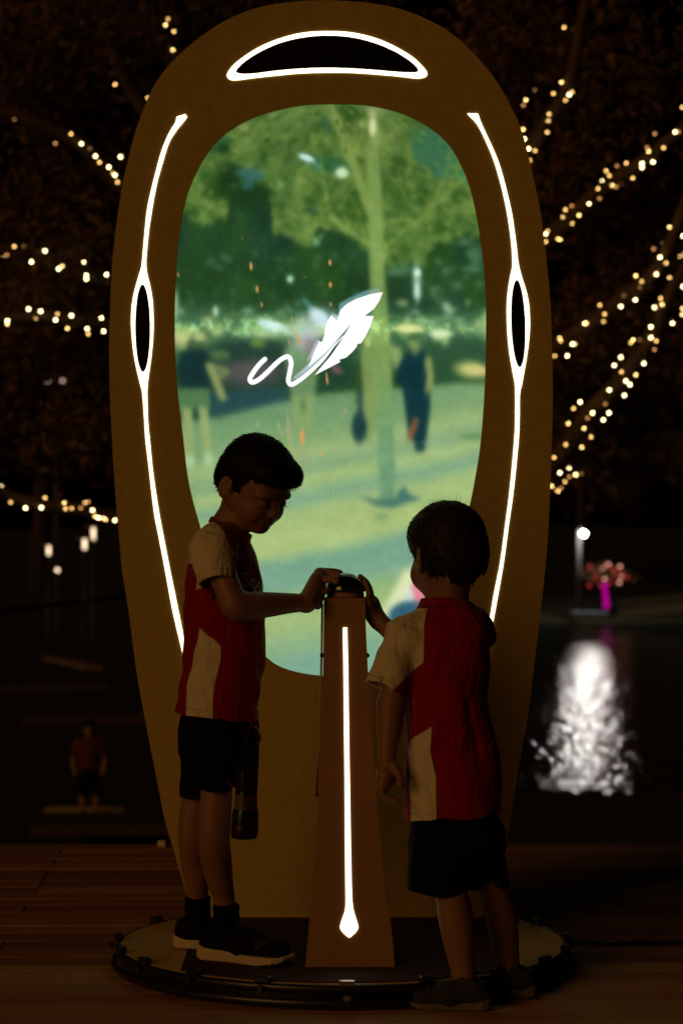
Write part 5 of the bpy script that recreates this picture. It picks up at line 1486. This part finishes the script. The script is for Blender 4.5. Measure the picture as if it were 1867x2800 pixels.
def hem1(V):
    a = np.abs(V[:, 2] - (z1(1958) - .125 * (V[:, 0] - np.array(S1)[:, 1].mean()) + .018))
    t = ((V - w1(580, 1494, 5.748)) @ (w1(594, 1592, 5.712) - w1(580, 1494, 5.748))) / np.linalg.norm(w1(594, 1592, 5.712) - w1(580, 1494, 5.748)) ** 2
    L = np.linalg.norm(w1(594, 1592, 5.712) - w1(580, 1494, 5.748))
    b = np.where((V[:, 1] < 5.77) & (V[:, 0] < w1(645, 0)[0]) & (V[:, 2] > z1(1620)), np.abs((1 - t) * L - .016), 1)
    return np.minimum(a, b)
shirt1, SV1 = jersey("shirt", F, boy1, [pal1, pal2], 5.80, hem1, (cc, cax, .075))
# lettering curved over the chest
def wrap_text(body, size, origin, udir, bvh, out, name, parent, ray):
    cu = bpy.data.curves.new("txt", 'FONT'); cu.body = body; cu.size = size; cu.offset = 0.0005; cu.resolution_u = 3
    tmp = bpy.data.objects.new("txt", cu); COL.objects.link(tmp)
    dg = bpy.context.evaluated_depsgraph_get(); me = bpy.data.meshes.new_from_object(tmp.evaluated_get(dg))
    bpy.data.objects.remove(tmp)
    bm = bmesh.new(); bm.from_mesh(me)
    bmesh.ops.triangulate(bm, faces=bm.faces)
    for _ in range(2):
        bmesh.ops.subdivide_edges(bm, edges=[e for e in bm.edges if e.calc_length() > .004], cuts=1)
        bmesh.ops.triangulate(bm, faces=[f for f in bm.faces if len(f.verts) > 3])
    for v in bm.verts:
        s, p, d = ray(v.co.x, v.co.y)
        hit, nrm, _, _ = bvh.ray_cast(s, d)
        if hit is None: hit = p; nrm = -d
        v.co = hit - Vector(d) * 0.0012
    return bm_mesh(bm, name)
def bvh_of(o):
    me = o.data
    co = np.empty(len(me.vertices) * 3, np.float32); me.vertices.foreach_get('co', co)
    return BVHTree.FromPolygons([tuple(c) for c in co.reshape(-1, 3)], [tuple(p.vertices) for p in me.polygons])
bv1 = bvh_of(shirt1)
def chest_ray(x0, y0):
    def ray(u, v):
        # letters run round the chest: start towards the viewer's side and go away
        ang = -1.16 + (u + x0) / 0.112
        c = Vector(w1(600, 1600)); d = Vector((math.cos(ang), math.sin(ang), 0))
        v = v - .22 * u; s = Vector((c.x, c.y, z1(y0) + v)) + d * 0.4
        return s, Vector((c.x, c.y, z1(y0) + v)) + d * .12, -d
    return ray
me = wrap_text("Soccer", .051, None, None, bv1, 0, "lettering", shirt1, chest_ray(.006, 1598)); child("lettering", me, shirt1, M_print)
me = wrap_text("City", .051, None, None, bv1, 0, "lettering", shirt1, chest_ray(.026, 1646)); child("lettering", me, shirt1, M_print)
# small pointed emblem line above the words
M_tri = mat("pale_red_print", (0.55, 0.12, 0.06), 0.7)
rr_ = chest_ray(.0, 1560)
for seg_ in [[(.052, -.02), (.062, .03), (.066, .036), (.070, .03), (.078, -.06)]]:
    pts = []
    for (u, v) in catmull(seg_, 6):
        s, p, d = rr_(u, v); hit, _, _, _ = bv1.ray_cast(s, d)
        pts.append((hit or p) - Vector(d) * .001)
    child("emblem", tube_mesh("emblem", pts, .0012, 5), shirt1, M_tri)

# shorts
F = Field((-.47, 5.66, .38), (-.13, 6.10, .78), 0.003)
F.loft([sec(2080, 491, 660, .105), sec(2040, 489, 672, .102), sec(1980, 490, 686, .100), sec(1930, 496, 690, .098), sec(1900, 500, 686, .095)], 0, p=2.4, bot=(z1(2060), 0, 0))
def leg_loft(F, rows, k, bot, p=2.3):
    F.loft([(z1(py, d), w1(cx, py, d)[0], d, rx, ry) for (py, cx, d, rx, ry) in rows], k, p=p, bot=bot)
leg_loft(F, [(2200, 597, 5.795, .0430, .058), (2120, 597, 5.80, .0445, .056), (2040, 592, 5.815, .050, .056), (1980, 586, 5.83, .055, .055)], .03, (z1(2158, 5.80), 0, 0))
leg_loft(F, [(2220, 548, 5.945, .0455, .056), (2120, 549, 5.94, .050, .058), (2040, 560, 5.93, .058, .060), (1980, 575, 5.92, .060, .055)], .03, (z1(2176, 5.94), 0, 0))
F.loft([(z1(2190), w1(597, 0, 5.795)[0], 5.795, .038, .053), (z1(2125), w1(597, 0, 5.795)[0], 5.795, .038, .052)], 0, 'sub')
F.loft([(z1(2210), w1(548, 0, 5.945)[0], 5.945, .040, .051), (z1(2145), w1(548, 0, 5.945)[0], 5.945, .040, .050)], 0, 'sub')
F.warp(lambda X, Y, Z: .0022 * np.sin(X * 60 + Y * 40 + 2 * np.sin(Z * 25)) + .0012 * np.sin(Z * 80 + X * 50))
me, _ = F.mesh("shorts", M_black_cloth); child("shorts", me, boy1)
def sock(parent, a, b, ra, rb):
    G = Field(np.minimum(a, b) - .05, np.maximum(a, b) + .05, .003)
    G.cone(a, b, ra, rb, 0, flat=True)
    G.warp(lambda X, Y, Z: .0009 * np.sin(Z * 260))
    me, _ = G.mesh("sock", M_sock); child("sock", me, parent)
sock(boy1, w1(619, 2470, 5.87), w1(618, 2575, 5.876), .0318, .033)
sock(boy1, w1(541, 2452, 6.02), w1(541, 2545, 6.03), .0318, .033)
M_sneak = mat("black_mesh_sneaker", (0.006, 0.006, 0.007), 0.85, noise=.7, nscale=60, bump=.6, bscale=200, spec=.12)
M_solew = mat("cream_foam_sole", (0.55, 0.42, 0.28), 0.6, noise=.1)
zp = 0.0632
hA = Vector((W(553, 0, 5.90).x, 5.905, zp)); tA = Vector((W(804, 0, 5.82).x, 5.79, zp))
shoe(boy1, hA, tA, 0, M_sneak, M_solew, True)
hB = Vector((W(482, 0, 6.05).x, 6.055, zp)); tB = Vector((W(706, 0, 5.99).x, 5.995, zp))
shoe(boy1, hB, tB, 0, M_sneak, M_solew)

# bottle in his far hand
bt = empty("water_bottle", w1(670, 2290, 5.96)); props(bt, "tall dark patterned water bottle hanging from the taller boy's far hand", "bottle")
Bc = w1(668, 2292, 5.955); zb = Bc[2]
tilt = -.03
def lathe2(name, prof_, m, par, seg=32, sx=.0):
    V_ = []; F_ = []
    for (r_, q_) in prof_:
        for k in range(seg):
            a = 2 * math.pi * k / seg; V_.append((Bc[0] + r_ * math.cos(a) + q_ * .045, Bc[1] + r_ * math.sin(a), zb + q_))
    for i in range(len(prof_) - 1):
        for k in range(seg):
            F_.append((i * seg + k, i * seg + (k + 1) % seg, (i + 1) * seg + (k + 1) % seg, (i + 1) * seg + k))
    return child(name, mesh_np(name, V_, F_), par, m)
M_bot = mat("dark_bottle", (0.010, 0.016, 0.020), 0.3, noise=.8, nscale=14)
M_botg = mat("green_bottle_sleeve", (0.03, 0.09, 0.02), 0.5, noise=.9, nscale=30)
M_botp = mat("maroon_bottle_band", (0.035, 0.008, 0.010), 0.4, noise=.9, nscale=30)
M_botw = mat("pale_bottle_label", (0.14, 0.10, 0.05), 0.5, noise=.6, nscale=40)
lathe2("bottle_body", [(0, 0), (.028, 0), (.0325, .004), (.033, .03), (.0325, .06), (.030, .072), (.027, .085), (.0265, .23), (.024, .245), (.014, .256), (.012, .262), (0, .262)], M_bot, bt)
lathe2("sleeve_band", [(.0271, .165), (.0274, .166), (.0274, .222), (.0271, .223)], M_botg, bt)
lathe2("sleeve_band", [(.0271, .118), (.0274, .119), (.0274, .160), (.0271, .161)], M_botp, bt)
lathe2("label", [(.0303, .070), (.0290, .078), (.0276, .088), (.0274, .108), (.0271, .109)], M_botw, bt)
lathe2("base_band", [(.0331, .010), (.0335, .011), (.0336, .034), (.0331, .035)], M_botp, bt)
lathe2("cap", [(0, .262), (.017, .262), (.0175, .264), (.0175, .284), (.015, .288), (0, .288)], M_bot, bt)

# ================================================================== younger boy
D2 = 5.66
w2 = lambda px, py, d=D2: np.array(W(px, py, d))
z2 = lambda py, d=D2: CAMH - (py - 1400) * d / FPX
H2 = Head(w2(1224, 1527, 5.66), R(114), R(4), 1.04)
F = Field((0.02, 5.42, -.01), (.46, 6.02, 1.19), 0.0028)
H2.build(F)
F.cell = None
for y in (-1, 1): F.ell(H2.p(.052, y * .036, -.044), np.array((.030, .028, .030)) * 1.0, .02, 'add', H2.B)
F.cone(w2(1222, 1660), H2.p(-.026, 0, -.050), .040, .044, .02)
F.cone(w2(1210, 1650), H2.p(.012, 0, -.055), .032, .036, .02)
F.cone(w2(1228, 1712), w2(1222, 1650), .045, .040, .03)
F.cone(w2(1150, 1735, 5.65), w2(1290, 1730, 5.69), .030, .030, .03)
F.cone(w2(1230, 1750), w2(1240, 2230), .055, .050, .03)
# hanging left arm
shL, elL, wrL = w2(1112, 1730, 5.63), w2(1070, 1925, 5.60), w2(1059, 2066, 5.575)
F.chain([shL, elL], [.033, .0305], .015); F.chain([elL, elL * .55 + wrL * .45, wrL], [.0315, .0290, .0195], .015)
F.cone(w2(1059, 2078, 5.572), w2(1055, 2130, 5.57), .0195, .0235, .012)
F.cone(w2(1052, 2120, 5.555), w2(1046, 2150, 5.555), .017, .016, .012); F.cone(w2(1054, 2120, 5.59), w2(1048, 2150, 5.59), .016, .015, .012)
F.cone(w2(1078, 2100, 5.567), w2(1062, 2120, 5.57), .014, .018, .012)
for i, dy in enumerate((-.021, -.008, .006, .018)):
    d = 5.568 + dy
    finger(F, [w2(1043, 2150, d), w2(1045 + i, 2170, d), w2(1064 + i * 2, 2182 - i, d), w2(1082 - 3 * i, 2190 - 3 * i, d - .002)], .0090, .0062, .004)
finger(F, [w2(1078, 2098, 5.552), w2(1092, 2122, 5.545), w2(1097, 2149, 5.548)], .0100, .0070, .006)
# right arm reaching in front to the dome
shR, elR, wrR = w2(1312, 1724, 5.73), w2(1170, 1815, 5.83), w2(1034, 1697, 5.875)
F.chain([shR, elR], [.036, .030], .015); F.chain([elR, elR * .55 + wrR * .45, wrR], [.030, .0265, .0205], .012)
F.cone(w2(1034, 1697, 5.875), w2(1016, 1650, 5.892), .0195, .0200, .012)
F.cone(w2(1014, 1685, 5.868), w2(1010, 1655, 5.868), .014, .013, .012); F.cone(w2(1018, 1660, 5.91), w2(1013, 1640, 5.92), .015, .014, .012)
finger(F, [w2(1010, 1640, 5.872), w2(1008, 1618, 5.864), w2(1002, 1602, 5.864), w2(996, 1590, 5.866)], .0080, .0055)
finger(F, [w2(1013, 1632, 5.888), w2(1008, 1606, 5.885), w2(998, 1588, 5.884), w2(986, 1576, 5.884)], .0085, .0056)
finger(F, [w2(1015, 1632, 5.905), w2(1009, 1606, 5.906), w2(999, 1588, 5.906), w2(984, 1575, 5.906)], .0085, .0056)
finger(F, [w2(1015, 1636, 5.921), w2(1009, 1612, 5.926), w2(1000, 1596, 5.928), w2(990, 1586, 5.928)], .0078, .0052)
finger(F, [w2(1014, 1672, 5.862), w2(1006, 1650, 5.846), w2(1005, 1634, 5.842)], .0095, .0068, .006)
# legs
leg(F, [(w2(1205, 2260, 5.64), .036), (w2(1220, 2390, 5.605), .041), (w2(1234, 2450, 5.595), .0385), (w2(1245, 2505, 5.60), .0415), (w2(1253, 2560, 5.605), .0385), (w2(1259, 2610, 5.605), .0325), (w2(1267, 2660, 5.605), .0285), (w2(1270, 2710, 5.605), .027), (w2(1272, 2735, 5.60), .027)])
leg(F, [(w2(1290, 2260, 5.68), .036), (w2(1334, 2390, 5.708), .038), (w2(1350, 2440, 5.71), .0355), (w2(1368, 2500, 5.725), .0375), (w2(1377, 2560, 5.735), .0345), (w2(1384, 2610, 5.74), .0300), (w2(1390, 2650, 5.74), .0275), (w2(1393, 2700, 5.74), .026), (w2(1394, 2712, 5.735), .026)])
me, V = F.mesh("person", M_skin)
boy2 = link("person", me)
props(boy2, "smaller boy in red and white jersey seen from behind, reaching to the dome", "person", "boys in red and white jerseys")
eyes(H2, boy2)
def comb2(h, P):
    q = h.loc(P)
    d = np.stack([q[:, 0] * 7 + .2, q[:, 1] * 7, -.5 - 6 * (np.abs(q[:, 1]) + np.abs(q[:, 0]) - .03)], 1)
    return d @ h.B
make_hair(H2, boy2, M_hair2, ([-.12, -.09, -.06, -.035, -.030, .004, .010, .022, .03, .045, .09, .14], [-.062, -.060, -.054, -.030, .010, .014, -.012, -.012, .010, .022, .024, .026]),
          [((-.002, 0, .044), (.101, .084, .087), 0), ((-.030, 0, .0), (.076, .080, .080), .02), ((-.044, 0, -.028), (.050, .056, .050), .02), ((.045, 0, .060), (.055, .070, .046), .02), ((.082, 0, .050), (.022, .050, .030), .014)],
          [], 8, 8000, comb2, lumps=.0005, L=.0105, nape=1.7)
# a few stray hairs sticking up from the crown
for (a, b, c) in [((1247, 1392), (1246, 1365), (1249, 1346)), ((1252, 1390), (1257, 1368), (1260, 1352)), ((1262, 1392), (1272, 1378), (1275, 1366)), ((1258, 1392), (1280, 1384), (1292, 1382))]:
    pts = catmull([w2(*a), w2(*b), w2(*c)], 4); child("hair_strand", tube_mesh("hair_strand", [tuple(p) for p in pts], list(np.linspace(.0006, .0002, len(pts))), 5), boy2, M_hair2)

# jersey
def sec2(py, l, r, ry, cy=D2):
    a, b = w2(l, py)[0], w2(r, py)[0]; return (z2(py), (a + b) / 2, cy, (b - a) / 2, ry)
F = Field((0.0, 5.44, .40), (.46, 5.98, 1.02), 0.0028)
S2 = [sec2(2290, 1106, 1368, .098), sec2(2225, 1105, 1367, .100), sec2(2138, 1102, 1366, .102), sec2(2055, 1104, 1361, .103), sec2(1997, 1104, 1348, .103), sec2(1922, 1108, 1331, .102), sec2(1847, 1110, 1335, .102), sec2(1781, 1108, 1340, .101), sec2(1735, 1108, 1339, .096), sec2(1705, 1118, 1335, .085), sec2(1680, 1140, 1322, .070), sec2(1658, 1165, 1298, .058), sec2(1640, 1180, 1284, .05)]
F.loft(S2, 0, p=2.3, bot=(z2(2228), .055, 0))
F.cone(w2(1150, 1712, 5.65), w2(1112, 1735, 5.63), .040, .048, .02)
F.cone(w2(1296, 1700, 5.68), w2(1312, 1716, 5.71), .036, .034, .02)
sa, sb = w2(1112, 1735, 5.63), w2(1049, 1882, 5.605)
F.cone(sa, sb, .0440, .0500, .022, flat=True)
F.cone(w2(1063, 1850, 5.61), w2(1038, 1910, 5.60), .0385, .0415, 0, 'sub', flat=True)
F.cone(w2(1310, 1722, 5.73), w2(1215, 1790, 5.81), .050, .042, .02, flat=True)
F.loft([(z2(2270), w2(1236, 0)[0], D2, .101, .088), (z2(2205), w2(1236, 0)[0], D2, .100, .088)], 0, 'sub')
cc2 = (w2(1140, 1672) + w2(1300, 1648)) / 2 + np.array((0, 0, 0)); cax2 = np.array((.10, .22, 1.0)); cax2 /= np.linalg.norm(cax2)
F.cone(cc2 - cax2 * .012, cc2 + cax2 * .012, .068, .062, .008, flat=True)
F.cone(cc2 - cax2 * .006, cc2 + cax2 * .05, .052, .054, .002, 'sub', flat=True)
def folds2(X, Y, Z):
    a = .0034 * np.sin(X * 46 + 1.4 * np.sin(Z * 12) + Y * 20) * np.exp(-((Z - z2(2120)) / .20) ** 2)
    b = .0026 * np.sin(X * 60 + Z * 46 + 1.6 * np.sin(Z * 22)) * np.exp(-((Z - z2(1860)) / .12) ** 2)
    c = .0012 * np.sin(X * 90 - Y * 60) * np.sin(Z * 40 + 2.0)
    # one deep drape running down the right of the back
    g = .007 * np.exp(-((X - w2(1290, 0)[0] - (Z - z2(2000)) * -.22) / .012) ** 2) * np.exp(-((Z - z2(1980)) / .10) ** 2) * (Y < D2)
    return a + b + c + g
F.warp(folds2)
q1 = [(1171,1652),(1159,1711),(1157,1810),(1132,1831),(1107,1852),(1092,1868),(1066,1892),(1060,1935),(980,1900),(1030,1785),(1060,1690),(1120,1650)]
q2 = [(1179,1980),(1175,2051),(1190,2117),(1193,2290),(1122,2290),(1119,2138),(1114,2047),(1115,2034),(1132,2013),(1157,1997)]
def hem2(V):
    a = np.abs(V[:, 2] - (z2(2228) + .055 * (V[:, 0] - np.array(S2)[:, 1].mean()) + .016))
    L = np.linalg.norm(sb - sa); t = ((V - sa) @ (sb - sa)) / L ** 2
    b = np.where((V[:, 0] < w2(1100, 0)[0]) & (V[:, 2] > z2(1930)), np.abs((1 - t) * L - .014), 1)
    return np.minimum(a, b)
shirt2, SV2 = jersey("shirt", F, boy2, [q1, q2], 5.60, hem2, (cc2, cax2, .085))
# shorts
F = Field((0.04, 5.48, .20), (.45, 5.86, .56), 0.003)
F.loft([sec2(2330, 1117, 1384, .086), sec2(2290, 1120, 1381, .085), sec2(2225, 1126, 1362, .082), sec2(2190, 1130, 1350, .08)], 0, p=2.4, bot=(z2(2325), 0, 0))
F.loft([(z2(2480, 5.61), w2(1193, 0, 5.61)[0], 5.61, .0695, .062), (z2(2380, 5.61), w2(1195, 0, 5.61)[0], 5.61, .069, .064), (z2(2280, 5.62), w2(1195, 0, 5.63)[0], 5.63, .050, .054)], .010, p=2.4, bot=(z2(2440, 5.61), -.06, 0))
F.loft([(z2(2480, 5.71), w2(1334, 0, 5.71)[0], 5.71, .0490, .058), (z2(2380, 5.71), w2(1326, 0, 5.71)[0], 5.71, .052, .060), (z2(2280, 5.70), w2(1312, 0, 5.69)[0], 5.69, .046, .052)], .010, p=2.4, bot=(z2(2424, 5.71), .05, 0))
F.loft([(z2(2470, 5.61), w2(1193, 0, 5.61)[0], 5.61, .0645, .057), (z2(2410, 5.61), w2(1195, 0, 5.61)[0], 5.61, .064, .057)], 0, 'sub')
F.loft([(z2(2470, 5.71), w2(1334, 0, 5.71)[0], 5.71, .0445, .053), (z2(2395, 5.71), w2(1328, 0, 5.71)[0], 5.71, .045, .053)], 0, 'sub')
F.warp(lambda X, Y, Z: .0026 * np.sin(X * 60 + 2 * np.sin(Z * 22 + Y * 10)) + .0012 * np.sin(Z * 80 - X * 40))
me, _ = F.mesh("shorts", M_black_cloth); child("shorts", me, boy2)
M_sneak2 = mat("charcoal_sneaker", (0.016, 0.013, 0.012), 0.85, noise=.4, nscale=50, bump=.4, bscale=180)
M_sole2 = mat("olive_rubber_sole", (0.13, 0.10, 0.04), 0.7, noise=.2)
shoe(boy2, Vector((W(1337, 0, 5.60).x, 5.585, 0.0018)), Vector((W(1112, 0, 5.62).x, 5.60, 0.0018)), 0, M_sneak2, M_sole2)
shoe(boy2, Vector((W(1462, 0, 5.74).x, 5.725, 0.0018)), Vector((W(1244, 0, 5.78).x, 5.77, 0.0018)), 0, M_sneak2, M_sole2)

# ================================================================== distant people on the promenade
def far_person(px, ytop, ybot, d, mshirt, lab, seed, mpants=None):
    r = random.Random(seed)
    s = (ybot - ytop) * d / FPX; c = W(px, ybot, d); k = s / 1.2
    lo = (c.x - .35 * k, d - .25 * k, c.z - .02); hi = (c.x + .35 * k, d + .25 * k, c.z + s + .05)
    F = Field(lo, hi, .014 * k)
    P = lambda x, z, y=0: np.array((c.x + x * k, d + y * k, c.z + z * k))
    for sx in (-1, 1):
        F.chain([P(sx * .07, .58), P(sx * .085, .30), P(sx * .09, .06)], [.065 * k, .05 * k, .035 * k], .02)
        F.cone(P(sx * .09, .03), P(sx * .095, .03, -.10), .032 * k, .028 * k, .02)
        F.chain([P(sx * .14, .92), P(sx * .20, .72), P(sx * .17, .52, -.04)], [.042 * k, .034 * k, .028 * k], .02)
    F.cone(P(0, .60), P(0, .90), .10 * k, .10 * k, .03); F.cone(P(0, .90), P(0, 1.0), .04 * k, .035 * k, .03); F.ell(P(0, 1.09), (.082 * k, .09 * k, .105 * k), .01)
    me, _ = F.mesh("person", M_skin); o = link("person", me); props(o, lab, "person")
    F = Field(lo, hi, .014 * k); F.loft([(c.z + .56 * k, c.x, d, .15 * k, .11 * k), (c.z + .75 * k, c.x, d, .135 * k, .105 * k), (c.z + .92 * k, c.x, d, .15 * k, .10 * k), (c.z + .98 * k, c.x, d, .08 * k, .07 * k)], 0)
    for sx in (-1, 1): F.cone(P(sx * .12, .91), P(sx * .19, .76), .055 * k, .052 * k, .02)
    me, _ = F.mesh("shirt", mshirt); child("shirt", me, o)
    F = Field(lo, hi, .014 * k)
    F.cone(P(0, .58), P(0, .52), .115 * k, .11 * k, .02)
    for sx in (-1, 1): F.cone(P(sx * .07, .52), P(sx * .085, .30), .085 * k, .075 * k, .01)
    me, _ = F.mesh("shorts", M_black_cloth); child("shorts", me, o)
    F = Field(lo, hi, .014 * k); F.ell(P(0, 1.115, .012), (.095 * k, .10 * k, .105 * k), 0); F.cutplane(P(0, 1.05, -.06), (0, -.8, -.6))
    me, _ = F.mesh("hair", M_hair); child("hair", me, o)
M_far_red = mat("faded_red_shirt", (0.09, 0.008, 0.006), 0.9)
M_far_pale = mat("pale_shirt", (0.14, 0.11, 0.07), 0.9)
far_person(245, 1968, 2228, 29.3, M_far_red, "distant child in a dull red shirt standing on the pale step left of the arch", 4)
0 and far_person(398, 1930, 2225, 30.5, M_far_pale, "distant figure in a pale shirt partly hidden behind the left edge of the arch", 5)
